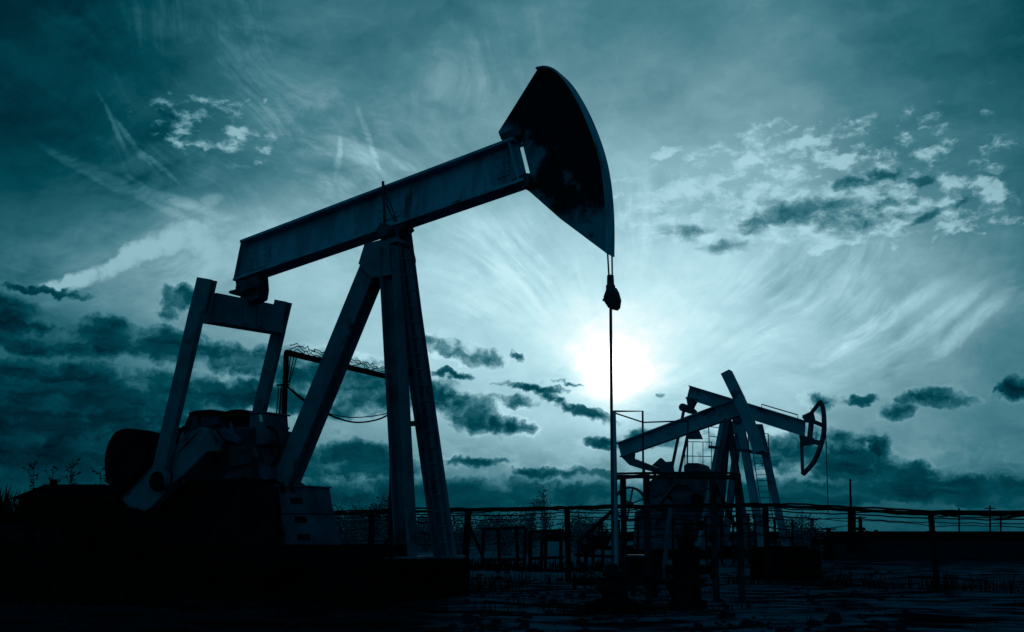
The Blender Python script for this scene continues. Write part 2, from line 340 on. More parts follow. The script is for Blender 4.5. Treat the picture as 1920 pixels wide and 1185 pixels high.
def head_stain(m):
    nt = m.node_tree; q = G(nt); b = nt.nodes['Principled BSDF']
    P = nt.nodes.new('ShaderNodeTexCoord').outputs['Object']; x, y, z = q.sep(P)
    uu = q.v('DOT_PRODUCT', P, tuple(F1.u)); acc = -2.0
    wn = q.m('SUBTRACT', q.noise(P, 2.2, 9, .66), .5); wz = q.m('SUBTRACT', q.noise(P, 5.0, 6, .6), .5)
    for cx, cy, ru, rz, w in ((1040, 180, 1.0, 1.05, 1.6), (1085, 250, .75, .85, 1.5), (1108, 325, .42, .75, 1.2), (1035, 335, .36, .45, 1.0), (1072, 365, .6, .40, .8), (1000, 350, .4, .25, .5), (1090, 400, .35, .25, .5), (1108, 440, .06, .06, .6)):
        u0, z0 = F1.uz(cx, cy, -.1); z0 -= .66
        a = q.m('MULTIPLY', q.m('SUBTRACT', uu, u0), 1/ru); bb = q.m('MULTIPLY', q.m('SUBTRACT', z, z0), 1/rz)
        acc = q.m('MAXIMUM', acc, q.m('MULTIPLY_ADD', q.m('MULTIPLY_ADD', a, a, q.m('MULTIPLY', bb, bb)), -w, w))
    f = q.m('ADD', acc, q.m('MULTIPLY_ADD', wn, 2.6, q.m('MULTIPLY', wz, 1.0)))
    mx = nt.nodes.new('ShaderNodeMix'); mx.data_type = 'RGBA'; q._in(mx.inputs[0], q.rng(f, -.05, .75, 0, .97))
    src = b.inputs['Base Color'].links[0].from_socket; nt.links.new(src, mx.inputs[6]); mx.inputs[7].default_value = (.002, .006, .009, 1)
    nt.links.new(mx.outputs[2], b.inputs['Base Color'])
M_PED = mat('deep_shaded_blue_paint', (.010, .10, .17), (.007, .055, .095), 1.6, .8, c3=(.004, .016, .026), scale3=1.1, lo3=.52, hi3=.68, spec=.05)  # second, darker copy with shade put into the colour; blotches are grime
M_HEAD = mat('peeling_blue_head_paint', (.02, .22, .34), (.015, .15, .24), 2.0, .8, spec=.05)

# ------------------------------------------------------------------ ground
def gz(x, y):
    h = .05*mnoise.noise((x*.35, y*.35, 1))+.025*mnoise.noise((x*1.4, y*1.4, 4))+.012*mnoise.noise((x*4, y*4, 9))
    fade = max(0, 1-max(0, y-60)/60); h *= fade if y > 60 else 1
    # low bank with weeds on the left
    d = ((x+9.6)/5.2)**2+((y-19.5)/4.5)**2
    h += 1.45*math.exp(-d*1.4)*(1+.25*mnoise.noise((x*.8, y*.8, 2)))
    return h
def grid_axis(segs):
    out = []
    for a, b, n in segs: out += [a+(b-a)*i/n for i in range(n)]
    return out+[segs[-1][1]]
ys = grid_axis([(-400, -40, 6), (-40, 8, 12), (8, 34, 180), (34, 80, 90), (80, 300, 30), (300, 3500, 16)])
xs = grid_axis([(-3000, -200, 10), (-200, -30, 20), (-30, -14, 50), (-14, 14, 200), (14, 30, 50), (30, 200, 20), (200, 3000, 10)])
vs = [(x, y, gz(x, y)) for y in ys for x in xs]; nx = len(xs)
fs = [(j*nx+i, j*nx+i+1, (j+1)*nx+i+1, (j+1)*nx+i) for j in range(len(ys)-1) for i in range(nx-1)]
M_GROUND = mat('churned_dry_mud', (.010, .10, .165), (.004, .022, .036), .9, 1.0, lo=.40, hi=.60, c3=(.001, .004, .006), scale3=.45, lo3=.47, hi3=.60, bump=1.0, bscale=5, spec=0, stretch=(1, 2.2, 1))
def pale_field(m):
    """paler dry grass beyond the fence, left of the middle; the field to the right is dark ploughed earth"""
    nt = m.node_tree; q = G(nt); b = nt.nodes['Principled BSDF']; src = b.inputs['Base Color'].links[0].from_socket
    P = nt.nodes.new('ShaderNodeTexCoord').outputs['Object']; x, y, z = q.sep(P)
    wob = q.m('MULTIPLY', q.m('SUBTRACT', q.noise(P, .12, 5, .6), .5), 14.0)
    f = q.m('MULTIPLY', q.rng(q.m('ADD', y, wob), 23, 34), q.rng(q.m('ADD', q.m('MULTIPLY_ADD', y, -.13, x), wob), -1.0, 4.0, 1, 0))
    d = q.m('MULTIPLY', q.rng(q.m('ADD', y, wob), 30, 44), q.rng(q.m('ADD', q.m('MULTIPLY_ADD', y, -.2, x), wob), -1.0, 5.0))
    oil = q.m('MULTIPLY', q.rng(q.m('ADD', q.m('MULTIPLY_ADD', y, .045, x), q.m('MULTIPLY', wob, .06)), -.6, .5, 1, 0), q.rng(y, 22, 26, 1, 0))  # mask turning the near ground on the left almost black
    for fac, c in ((oil, (.001, .003, .004)), (f, (.012, .14, .21)), (d, (.001, .003, .005))):
        mx = nt.nodes.new('ShaderNodeMix'); mx.data_type = 'RGBA'; q._in(mx.inputs[0], q.m('MULTIPLY', fac, .85)); nt.links.new(src, mx.inputs[6]); mx.inputs[7].default_value = c+(1,); src = mx.outputs[2]
    nt.links.new(src, b.inputs['Base Color'])
pale_field(M_GROUND)
gm = MB(); gm.add(vs, fs)
og = gm.build('ground', M_GROUND, smooth=True); og['kind'] = 'structure'; og['label'] = 'dark rutted dry ground of the oil field'

# ------------------------------------------------------------------ pumpjack frame of reference
class Frame:
    """local axes of one pumpjack: u along the beam towards the head, n across it (away from the camera), z up"""
    def __init__(s, O, phi):
        s.O = Vector((O[0], O[1], 0)); c, q = math.cos(R(phi)), math.sin(R(phi))
        s.u = Vector((c, -q, 0)); s.n = Vector((q, c, 0))
    def P(s, u, n, z): return s.O+s.u*u+s.n*n+Vector((0, 0, z))
    def px(s, x, y, n=0.0):
        """where a sight line meets the plane n: world point"""
        r = ray(x, y); C = Vector((0, 0, EYE)); t = ((s.O+s.n*n-C).dot(s.n))/r.dot(s.n); return C+r*t
    def uz(s, x, y, n=0.0):
        p = s.px(x, y, n); return (p-s.O).dot(s.u), p.z
    def slab(s, mb, pix, n0, n1, at_n=None):
        a = n0 if at_n is None else at_n
        pts = [s.P(u, n0, z) for u, z in (s.uz(x, y, a) for x, y in pix)]
        return mb.prism(pts, s.n*(n1-n0))
    def line(s, a, b, n): return s.px(a[0], a[1], n), s.px(b[0], b[1], n)

# ================================================================== the near pumpjack
F1 = Frame((-1.97, 18.0), 27)
PJ = thing('pumpjack', F1.P(0, 0, .66), 'large near pumpjack with solid peeling horse head raised high above the wellhead', 'pumpjack', 'pumpjacks in the oil field')
HW = .19                                                # half flange width
head_stain(M_HEAD)
# walking beam
def beam(mb, F, rt, rb, ft, fb, hw, tf=.045):
    """I beam from rear top/bottom to front top/bottom (u, z)"""
    rt, rb, ft, fb = [Vector((a[0], 0, a[1])) for a in (rt, rb, ft, fb)]
    def Q(p, n): return F.P(p.x, n, p.z)
    up = (rt-rb).normalized()
    t0, t1 = rt-(rt-rb).normalized()*tf, ft-(ft-fb).normalized()*tf
    b0, b1 = rb+(rt-rb).normalized()*tf, fb+(ft-fb).normalized()*tf
    mb.prism([Q(p, -hw) for p in (rt, ft, t1, t0)], F.n*2*hw)
    mb.prism([Q(p, -hw) for p in (b0, b1, fb, rb)], F.n*2*hw)
    mb.prism([Q(p, -.012) for p in (t0, t1, b1, b0)], F.n*.024)
rt, rb = F1.uz(450, 450, -HW), F1.uz(436, 526, -HW)
ft, fb = F1.uz(961, 256, -HW), F1.uz(981, 338, -HW)
m = MB(); beam(m, F1, rt, rb, ft, fb, HW)
def between(a, b, t): return (a[0]+(b[0]-a[0])*t, a[1]+(b[1]-a[1])*t)
for t in (.004, .985):                                  # end plates and web stiffeners
    p, q = between(rb, fb, t), between(rt, ft, t)
    a, b = F1.P(p[0], 0, p[1]+.05), F1.P(q[0], 0, q[1]-.05)
    for sg in (-1, 1): m.bar(a+F1.n*sg*.1, b+F1.n*sg*.1, .02, .165, F1.n)
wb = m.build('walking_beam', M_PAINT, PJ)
for (x0, w_) in ((706, 40), (926, 26), (466, 30)):      # bolted doubler plates on the web
    s_ = -.402; yt = 450+(x0-450)*s_+14; yb = 527+(x0-450)*(-.372)-14
    m = MB(); F1.slab(m, [(x0, yt), (x0+w_, yt+w_*s_), (x0+w_+4, yb-w_*.37), (x0+4, yb)], -.030, -.0125)
    for i in range(4):
        for xx in (x0+5, x0+w_-2):
            c = F1.px(xx+1, yt+6+(yb-yt-12)*i/3+(xx-x0)*s_, -.03); m.lathe(c-F1.n*.018, [(.018, 0), (.018, .018)], F1.n, 6)
    m.build('doubler_plate', M_PAINT, wb)
# horse head
HN = .10
near = [(940, 249), (975, 238), (1003, 129), (1012, 127)]
arc_px = [(1003, 128), (1020, 126), (1040, 134), (1062, 158), (1085, 197), (1106, 245), (1122, 296), (1131, 350), (1135, 410), (1135, 474)]
arc = smooth_line([Vector((F1.uz(x, y, -.14)[0], 0, F1.uz(x, y, -.14)[1])) for x, y in arc_px], 5)
def pz(x, y, n=-HN):
    a = F1.uz(x, y, n); return Vector((a[0], 0, a[1]))
back = [pz(1133, 474), pz(1050, 410), pz(990, 357), pz(974, 346), pz(981, 330), pz(993, 324), pz(975, 252), pz(962, 249), pz(936, 254), pz(934, 247), pz(966, 196)]
m = MB()
outline = arc[1:]+back[1:]
m.prism([F1.P(p.x, -HN, p.z) for p in outline], F1.n*2*HN)
hd = m.build('horse_head', M_HEAD, PJ, bevel=.008)
m = MB()                                                # curved face plate that carries the wire ropes
ctr = Vector((0, 0, 6.0))
outer = [p+(p-ctr).normalized()*.035 for p in arc]; inner = [p+(p-ctr).normalized()*.002 for p in arc]
for i in range(len(arc)-1):
    m.prism([F1.P(q.x, -.14, q.z) for q in (inner[i], inner[i+1], outer[i+1], outer[i])], F1.n*.28)
m.build('face_plate', M_PAINT, PJ)
m = MB(); pth = [(936, 252), (950, 247), (972, 238), (977, 252), (966, 254), (940, 262)]
F1.slab(m, pth, -.17, .17); m.build('head_bracket', M_DARK, PJ); m = MB(); F1.slab(m, [(958, 338), (984, 324), (992, 325), (990, 352), (974, 348)], -.16, .16)
m.build('head_bracket', M_DARK, PJ)
# saddle bearing and top of the post
m = MB(); F1.slab(m, [(690, 434), (752, 412), (757, 424), (738, 440), (706, 446)], -.17, .17)
m.lathe(F1.P(.0, -.34, 5.92), [(.11, 0), (.13, .03), (.13, .22), (.09, .25), (.09, .43), (.13, .46), (.13, .65), (.11, .68)], F1.n, 18)
m.build('saddle_bearing', M_DARK, PJ, bevel=.006)
m = MB(); F1.slab(m, [(696, 458), (742, 444), (744, 452), (702, 466)], -.24, .26)
F1.slab(m, [(699, 464), (744, 452), (750, 520), (712, 527), (688, 500)], -.25, -.22, 0); F1.slab(m, [(699, 464), (744, 452), (750, 520), (712, 527), (688, 500)], .22, .25, 0)
m.build('post_cap', M_PAINT_SHADE, PJ)
# Samson post: two front legs, one rear leg
ZF = .66
def foot(x, y): return on_ground(x, y, ZF)
top_n, top_f = F1.px(731, 462, -.2), F1.px(752, 462, .2)
fn, ff = foot(762, 1047), foot(835, 1046)
ch = (ff-fn).normalized()
for a, b in ((fn, top_n), (ff, top_f)):
    m = MB(); m.ibeam(a, b, .29, .27, F1.u, .025, .02)
    m.bar(a+Vector((0, 0, .0)), a+Vector((0, 0, .035)), .5, .5, F1.u)
    m.build('front_leg', M_PAINT_SHADE, PJ)
rl0, rl1 = F1.px(536, 905, 0), F1.px(714, 470, 0)
m = MB(); m.ibeam(rl0, rl1, .33, .33, F1.n, .03, .025); 
# boxed flanks, as the leg shows one broad flat side
m.build('rear_leg', M_PAINT_SHADE, PJ)
for t in (.43, .60):
    m = MB(); m.bar(fn.lerp(top_n, t)+ch*.1, ff.lerp(top_f, t)-ch*.1, .06, .09); m.build('cross_brace', M_DARK, PJ)
# ladder on the front of the post
m = MB(); off = F1.u*.19
lc0, lc1 = fn.lerp(ff, .74)+off, top_n.lerp(top_f, .25)+off+Vector((0, 0, .3)); la0, la1, lb0, lb1 = lc0-ch*.12, lc1-ch*.12, lc0+ch*.12, lc1+ch*.12
m.bar(la0, la1, .03, .05, F1.u); m.bar(lb0, lb1, .03, .05, F1.u)
lad = m.build('ladder', M_PED, PJ)
for i in range(1, 21):
    t = i/21.0; m = MB(); m.tube([la0.lerp(la1, t), lb0.lerp(lb1, t)], .016, 6); m.build('ladder_rung', M_PED, lad)
m = MB(); hs = smooth_line([F1.px(752, 446, .3), F1.px(768, 455, .32), F1.px(776, 478, .33), F1.px(778, 493, .33), F1.px(770, 497, .32), F1.px(769, 520, .31)], 5)
m.tube(hs, .016, 6); m.bar(F1.px(769, 500, .31), F1.px(768, 522, .31), .05, .05)
m.build('grease_hose', M_BLACK, PJ)
m = MB(); mt = F1.px(718, 340, -.28)
m.tube([F1.px(722, 440, -.28), mt], .022, 6); m.tube([mt, F1.px(744, 416, -.3)], .012, 5); m.tube([mt, F1.px(735, 420, .25)], .012, 5)
m.tube([F1.px(724, 380, -.28), F1.px(748, 432, .1)], .012, 5)
m.build('mast', M_DARK, PJ)
# tail bearing, equaliser, pitman arms
EU = -3.1
def on_u(u, x, y):
    r = ray(x, y); C = Vector((0, 0, EYE)); t = ((F1.O+F1.u*u-C).dot(F1.u))/r.dot(F1.u); return C+r*t
eL, eR = on_u(EU, 388, 577), on_u(EU, 528, 602)
eM = eL.lerp(eR, .5); ed = (eR-eL).normalized()
m = MB(); m.bar(eL+ed*.06, eR-ed*.14, .30, .50); 
m.bar(eM-ed*.26, eM-ed*.12, .36, .40); m.bar(eM+ed*.10, eM+ed*.24, .36, .40)
m.build('equalizer', M_PAINT_SHADE, PJ)
m = MB(); tb = F1.px(465, 536, 0)
F1.slab(m, [(441, 521), (485, 512), (487, 540), (484, 558), (470, 566), (452, 560), (443, 545)], -.13, .13)
m.lathe(F1.px(467, 543, 0)-F1.n*.24, [(.10, 0), (.13, .03), (.13, .45), (.10, .48)], F1.n, 16)
m.bar(F1.px(444, 552, 0), F1.px(490, 540, 0), .42, .05, (0, 0, 1))
m.build('tail_bearing', M_DARK, PJ, bevel=.006)
pn0, pn1 = F1.px(296, 900, -1.16), on_u(EU, 383, 530)
pn1 = F1.px(383, 530, (pn1-F1.O).dot(F1.n))
for nm, (x0, y0), (x1, y1), nn, w in (('near', (297, 898), (384, 522), -1.2, .27), ('far', (480, 800), (535, 566), 1.12, .25)):
    a, b = F1.px(x0, y0, nn), F1.px(x1, y1, nn); d = (b-a).normalized()
    m = MB(); m.bar(a, b-d*.52, w, .12, F1.n)
    m.bar(b-d*.56, b, w+.05, .05, F1.n); 
    q = F1.n*.13*(1 if nn < 0 else -1)
    m.bar(b-d*.56+q, b+q, w+.02, .05, F1.n); m.bar(b-d*.05+q*.5, b+q*.5, w*.7, .09, F1.n)
    if nm == 'near':
        m.lathe(a-F1.n*.07, [(.20, 0), (.21, .02), (.21, .12), (.20, .14)], F1.n, 24)
    m.build('pitman_arm', M_PAINT_SHADE, PJ, bevel=.006)
# cranks with their counterweights
crank = [(238, 935), (250, 918), (300, 868), (350, 812), (372, 800), (392, 805), (402, 822), (401, 846), (388, 850), (330, 905), (282, 952), (270, 958), (248, 950)]
cw = [(322, 858), (332, 838), (362, 806), (384, 801), (400, 815), (402, 846), (388, 848), (346, 890), (326, 906)]
for nn, sg in ((-1.0, -1), (.82, 1)):
    m = MB(); F1.slab(m, crank, nn, nn+.16, -1.0 if sg < 0 else .95)
    cr = m.build('crank', M_PAINT_SHADE, PJ, bevel=.01)
    m = MB()
    if sg < 0:
        F1.slab(m, cw, nn-.10, nn-.002, -1.08)
        m.bar(F1.px(334, 846, -1.12), F1.px(370, 808, -1.12), .03, .03, F1.n)
    else:
        F1.slab(m, [(p.x, p.y) for p in smooth_line([(214, 905, 0), (212, 862, 0), (219, 832, 0), (232, 812, 0), (252, 805, 0), (276, 808, 0), (304, 818, 0)], 4)]+[(330, 815), (322, 850), (280, 880), (262, 905), (240, 925)], nn-.14, nn+.30, .9)
        F1.slab(m, [(285, 826), (304, 806), (320, 800), (330, 802), (330, 830), (300, 850)], nn+.30, nn+.45, .9)
    m.build('counterweight', M_PAINT_SHADE if sg < 0 else M_BLACK, cr, bevel=.012)
m = MB(); m.lathe(F1.px(293, 902, -1.28)-F1.n*.02, [(.13, 0), (.16, .02), (.16, .10), (.13, .12)], F1.n, 20)
m.build('wrist_pin', M_BLACK, PJ)
# gearbox, guards, brake box
m = MB()
F1.slab(m, [(345, 870), (344, 800), (352, 780), (368, 774), (400, 772), (412, 776), (418, 800), (470, 800), (470, 900), (345, 935)], -.55, .55)
m.lathe(F1.px(385, 835, -.84), [(.20, 0), (.22, .02), (.22, .25), (.26, .30)], F1.n, 20)
gb = m.build('gearbox', M_DARK, PJ, bevel=.02)
m = MB(); F1.slab(m, [(358, 781), (358, 774), (372, 770), (400, 768), (414, 773), (414, 781)], -.6, .6, -.55)
for i in range(5): m.lathe(F1.uz and F1.px(366+i*11, 774-abs(2-i)*-1, -.5), [(.025, -.06), (.025, .05)], (0, 0, 1), 8)
m.build('lid', M_BLACK, gb)
for poly, n0, n1, mm in (([(352, 786), (366, 780), (372, 800), (358, 806)], -.62, -.55, M_DARK), ([(376, 782), (408, 780), (410, 796), (378, 800)], -.60, -.55, M_PED), ([(408, 806), (420, 800), (448, 822), (446, 832), (420, 824)], -.66, -.55, M_PED), ([(428, 838), (462, 834), (464, 870), (430, 876)], -.63, -.55, M_DARK), ([(425, 800), (432, 790), (438, 812), (430, 818)], -.6, -.55, M_PED)):
    m = MB(); F1.slab(m, poly, n0, n1); m.build('cover_plate', mm, gb, bevel=.01)
for pts in ([(345, 800), (336, 812), (332, 840), (340, 870)], [(412, 780), (422, 786), (428, 806), (424, 830), (430, 850)], [(500, 800), (514, 806), (522, 830), (520, 858), (508, 874)]):
    m = MB(); m.tube(smooth_line([F1.px(x, y, -.6) for x, y in pts], 4), .028, 6); m.build('hose', M_BLACK, gb)
m = MB(); F1.slab(m, [(417, 800), (420, 772), (432, 768), (450, 767), (468, 772), (470, 826), (440, 812)], -.42, .3)
F1.slab(m, [(404, 812), (420, 800), (446, 820), (444, 832), (410, 826)], -.62, -.5)
m.build('belt_guard', M_BLACK, PJ, bevel=.012)
m = MB(); F1.slab(m, [(468, 774), (501, 775), (505, 833), (474, 834), (466, 826)], -.42, .12)
F1.slab(m, [(465, 771), (503, 772), (503, 775), (466, 775)], -.45, .15)
bx = m.build('brake_box', M_PED, PJ, bevel=.008)
m = MB(); F1.slab(m, [(485, 777), (491, 778), (493, 791), (487, 790)], -.424, -.4215)
m.build('sticker', M_STICK, bx)
m = MB(); F1.slab(m, [(478, 840), (505, 840), (507, 898), (484, 903)], -.35, .0)
F1.slab(m, [(506, 820), (516, 826), (522, 850), (515, 872), (508, 870), (512, 850)], -.1, .05)
m.build('column', M_PED, PJ, bevel=.006)
# pedestal under the gearbox and rear leg
m = MB()
pdl = [(498, 908), (571, 911), (603, 1054), (520, 1054)]
F1.slab(m, [(498, 913), (571, 913), (579, 963), (508, 963)], -.34, .34)
F1.slab(m, [(508, 965), (579, 965), (599, 1050), (522, 1050)], -.36, .36, -.34)
F1.slab(m, [(494, 908), (573, 910), (573, 913), (495, 913)], -.38, .38, -.34)
pd = m.build('pedestal', M_PED, PJ, bevel=.006)
m = MB()
for (x0, y0) in ((543, 933), (551, 968), (557, 1001)):
    m = MB(); F1.slab(m, [(x0, y0), (x0+23, y0), (x0+25, y0+12), (x0+2, y0+12)], -.366 if y0 > 960 else -.346, -.30)
    m.build('hand_hole', M_BLACK, pd)
for x0 in (525, 542):
    m = MB(); F1.slab(m, [(x0, 904), (x0+6, 904), (x0+7, 924), (x0+1, 922)], -.40, -.37); m.build('clamp', M_BLACK, pd)
m = MB()
F1.slab(m, [(240, 960), (350, 900), (470, 895), (500, 912), (522, 1052), (232, 1052)], -.62, .62)
m.build('gearbox_stand', M_BLACK, PJ, bevel=.02)
m = MB()
for sg in (-1, 1):
    m.ibeam(F1.P(-4.3, sg*.62, .78), F1.P(.0, sg*.62, .78), .2, .22, (0, 0, 1), .02, .02)
for uu in (-3.9, -2.6, -1.4, -.2): m.bar(F1.P(uu, -.6, .78), F1.P(uu, .6, .78), .1, .18)
m.build('skid_frame', M_BLACK, PJ)
# wire ropes, carrier and polished rod
rod_u, rod_z = F1.uz(1147, 575, 0)
m = MB()
for (x0, y0), (x1, y1), nn in (((1139, 470), (1142, 522), -.07), ((1147, 440), (1148, 522), .07)):
    m.tube([F1.px(x0, y0, nn), F1.px(x1, y1, nn)], .013, 6)
m.build('wire_rope', M_CABLE, PJ)
m = MB(); q0 = F1.px(1144, 516, 0); q1 = F1.px(1145, 548, 0); q2 = F1.px(1145, 578, 0)
m.lathe(q1, [(.05, (q0-q1).length), (.055, .12), (.07, .10), (.07, 0)][::-1], (0, 0, 1), 12)
F1.slab(m, [(1136, 543), (1142, 536), (1148, 536), (1153, 545), (1157, 560), (1155, 574), (1150, 579), (1140, 577), (1133, 566), (1131, 556)], -.09, .09)
m.tube([F1.px(1131, 562, -.12), F1.px(1158, 566, .12)], .025, 8)
m.build('carrier_bar', M_DARK, PJ, bevel=.006)
wellP = F1.px(1149, 1062, 0)
rodA = F1.px(1145, 575, 0)
m = MB(); m.tube([rodA, wellP], .022, 10)
m.build('polished_rod', M_DARK, PJ)

# concrete footing below the near pumpjack
fnd = MB()
fpts = [F1.P(-5.0, -1.5, 0), F1.P(.68, -1.5, 0), F1.P(.68, 1.5, 0), F1.P(-5.0, 1.5, 0)]
fnd.prism([p+Vector((0, 0, -.3)) for p in fpts], (0, 0, .95))
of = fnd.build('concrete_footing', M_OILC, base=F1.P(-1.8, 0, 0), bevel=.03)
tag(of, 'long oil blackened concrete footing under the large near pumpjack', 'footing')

# ================================================================== far pumpjack with the open-frame head, head down
O2 = at(1388, 800, 47); F2 = Frame((O2.x, O2.y), 25)
P2 = thing('pumpjack', F2.P(0, 0, .5), 'far pumpjack with an open framed head hanging low on the right', 'pumpjack', 'pumpjacks in the oil field')
m = MB(); n2 = -.2
beam(m, F2, F2.uz(1291, 722, n2), F2.uz(1285, 747, n2), F2.uz(1509, 788, n2), F2.uz(1507, 818, n2), .2, .05)
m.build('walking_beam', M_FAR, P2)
m = MB(); hp = [F2.px(1428, 766, -.15), F2.px(1428, 758, -.15), F2.px(1496, 778, -.15), F2.px(1496, 786, -.15)]
m.tube(hp, .025, 5); m.build('handrail', M_FARD, P2)
m = MB()                                                # head: rim, struts, back bar
rim_px = [(1538, 752), (1543, 765), (1545, 784), (1545, 808), (1540, 832), (1526, 866), (1505, 890)]
rim = smooth_line([F2.px(x, y, 0) for x, y in rim_px], 5)
for a, b in zip(rim[:-1], rim[1:]): m.bar(a, b, .13, .42, F2.n)
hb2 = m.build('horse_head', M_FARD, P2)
for nm, pts, w in (('strut', [(1506, 782), (1521, 775), (1538, 753)], .12), ('strut', [(1514, 786), (1544, 798)], .17), ('strut', [(1502, 824), (1540, 831)], .2), ('strut', [(1503, 828), (1505, 888)], .1), ('back_bar', [(1522, 784), (1518, 824)], .18)):
    m = MB()
    for a, b in zip(pts[:-1], pts[1:]): m.bar(F2.px(*a, 0), F2.px(*b, 0), .22, w, F2.n) if False else m.bar(F2.px(*a, 0), F2.px(*b, 0), w, .22, F2.n)
    m.build(nm, M_FARD, hb2)
m = MB(); F2.slab(m, [(1503, 782), (1524, 774), (1527, 788), (1511, 792)], -.14, .14); m.build('head_bracket', M_FARD, P2)
m = MB(); F2.slab(m, [(1498, 816), (1524, 820), (1524, 832), (1502, 836)], -.14, .14); m.build('head_bracket', M_FARD, P2)
m = MB(); a = F2.px(1548, 800, .05); b = F2.px(1553, 962, .05); m.tube([a, b], .02, 6); m.build('polished_rod', M_FARD, P2)
m = MB(); F2.slab(m, [(1286, 744), (1306, 748), (1300, 758), (1297, 764), (1303, 770), (1300, 776), (1288, 774), (1281, 768), (1280, 762), (1289, 760)], -.2, .2)
m.lathe(F2.px(1284, 765, 0)-F2.n*.4, [(.12, 0), (.17, .05), (.17, .75), (.12, .8)], F2.n, 12)
m.build('tail_bearing', M_FARD, P2)
m = MB(); F2.slab(m, [(1290, 807), (1304, 804), (1312, 822), (1286, 822)], -.25, .3); m.build('equalizer', M_FARD, P2)
for (x0, y0), (x1, y1), nn in (((1282, 770), (1258, 886), -.9), ((1290, 812), (1274, 886), .7)):
    m = MB(); m.bar(F2.px(x0, y0, nn), F2.px(x1, y1, nn), .11, .09, F2.n); m.build('pitman_arm', M_FARD, P2)
gz2 = .5
def g2(x, y): return on_ground(x, y, 0)
for (x0, y0), (x1, y1), n0, n1, w, nm in (((1357, 792), (1312, 1030), -.3, -.9, .27, 'rear_leg'), ((1386, 800), (1358, 1030), .3, .9, .26, 'rear_leg'),
        ((1389, 800), (1431, 1030), -.3, -.9, .30, 'front_leg'), ((1423, 797), (1475, 1030), .3, .9, .28, 'front_leg')):
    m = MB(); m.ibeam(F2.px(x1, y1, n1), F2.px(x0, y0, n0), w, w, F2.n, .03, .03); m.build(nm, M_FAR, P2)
m = MB(); F2.slab(m, [(1356, 797), (1372, 790), (1378, 787), (1392, 790), (1394, 812), (1360, 815)], -.35, .0); F2.slab(m, [(1404, 795), (1428, 795), (1430, 804), (1404, 804)], .2, .45)
m.build('post_cap', M_FAR, P2)
m = MB(); m.lathe(F2.px(1386, 788, 0)-F2.n*.5, [(.15, 0), (.2, .05), (.2, .95), (.15, 1)], F2.n, 12); m.build('saddle_bearing', M_FARD, P2)
m = MB()
c4 = [F2.px(1330, 838, -.8), F2.px(1404, 846, -1.1), F2.px(1442, 852, .2), F2.px(1362, 841, .9)]
for a, b in zip(c4, c4[1:]+c4[:1]): m.bar(a, b, .10, .12)
pf = m.build('platform', M_FARD, P2)
m = MB()
for a in c4: m.tube([a, a+Vector((0, 0, .85))], .022, 5)
for h in (.45, .85): m.tube([p+Vector((0, 0, h)) for p in (c4[0], c4[3], c4[2])], .018, 5)
m.build('handrail', M_FARD, pf)
m = MB(); l0, l1 = F2.px(1437, 1020, .1), F2.px(1412, 848, 0.1); l2, l3 = l0+F2.u*.42, l1+F2.u*.42
m.bar(l0, l1, .03, .03); m.bar(l2, l3, .03, .03)
for i in range(1, 16): m.tube([l0.lerp(l1, i/16), l2.lerp(l3, i/16)], .013, 4)
m.build('ladder', M_FARD, P2)
m = MB()
F2.slab(m, [(1197, 1016), (1197, 968), (1212, 950), (1214, 906), (1232, 890), (1262, 884), (1318, 886), (1334, 896), (1340, 930), (1342, 1000), (1346, 1016)], -.7, .7)
gb2 = m.build('gearbox', M_FARD, P2, bevel=.03)
m = MB(); F2.slab(m, [(1222, 872), (1238, 858), (1246, 866), (1259, 865), (1262, 886), (1226, 888)], -1.1, -.85); m.build('crank', M_FARD, P2, bevel=.02)
m = MB(); F2.slab(m, [(1282, 884), (1282, 873), (1290, 868), (1308, 868), (1318, 872), (1325, 884)], -.5, .4); m.build('lid', M_FARD, gb2, bevel=.02)
m = MB(); m.lathe(F2.px(1305, 935, -.9), [(.18, 0), (.24, .03), (.24, .2)], F2.n, 14); m.build('shaft_cover', M_BLACK, gb2)
for (x0, y0, x1, y1) in ((1218, 915, 1336, 919), (1200, 962, 1340, 966)):
    m = MB(); F2.slab(m, [(x0, y0), (x1, y0), (x1, y1), (x0, y1)], -.76, -.7); m.build('flange', M_FARD, gb2)
for (x0, y0, x1, y1) in ((1226, 930, 1256, 958), (1212, 974, 1240, 1002), (1270, 972, 1282, 1012), (1306, 976, 1334, 1010), (1262, 898, 1290, 910)):
    m = MB(); F2.slab(m, [(x0, y0), (x1, y0), (x1, y1), (x0, y1)], -.95, -.702); m.build('cover_box', M_BLACK if x0 in (1226, 1306) else M_FARD, gb2, bevel=.02)
for (x0, y0), (x1, y1), n_ in (((1250, 884), (1236, 1000), -1.0), ((1290, 892), (1300, 1010), -.98), ((1320, 880), (1350, 950), .9)):
    m = MB(); m.tube([F2.px(x0, y0, n_), F2.px(x1, y1, n_)], .035, 6); m.build('pipe_run', M_FARD, gb2)
m = MB()
for h in (828, 855):
    m.tube([F2.px(1284, h, .9), F2.px(1334, h+1, .9)], .018, 5)
for x in (1284, 1299, 1318, 1334): m.tube([F2.px(x, 828, .9), F2.px(x, 885, .9)], .018, 5)
m.build('handrail', M_FARD, gb2)
m = MB(); fwc = F2.px(1181, 945, -.4); rrr = .70
ringp = [fwc+(F2.u*math.cos(t)+Vector((0, 0, 1))*math.sin(t))*rrr for t in [2*math.pi*k/28 for k in range(29)]]
for a, b in zip(ringp[:-1], ringp[1:]): m.bar(a, b, .16, .09, (a-fwc))
for k in range(6):
    t = 2*math.pi*(k+.3)/6; m.bar(fwc, fwc+(F2.u*math.cos(t)+Vector((0, 0, 1))*math.sin(t))*rrr, .05, .09, F2.n)
m.lathe(fwc-F2.n*.12, [(.12, 0), (.12, .24)], F2.n, 12)
m.build('flywheel', M_FARD, P2)
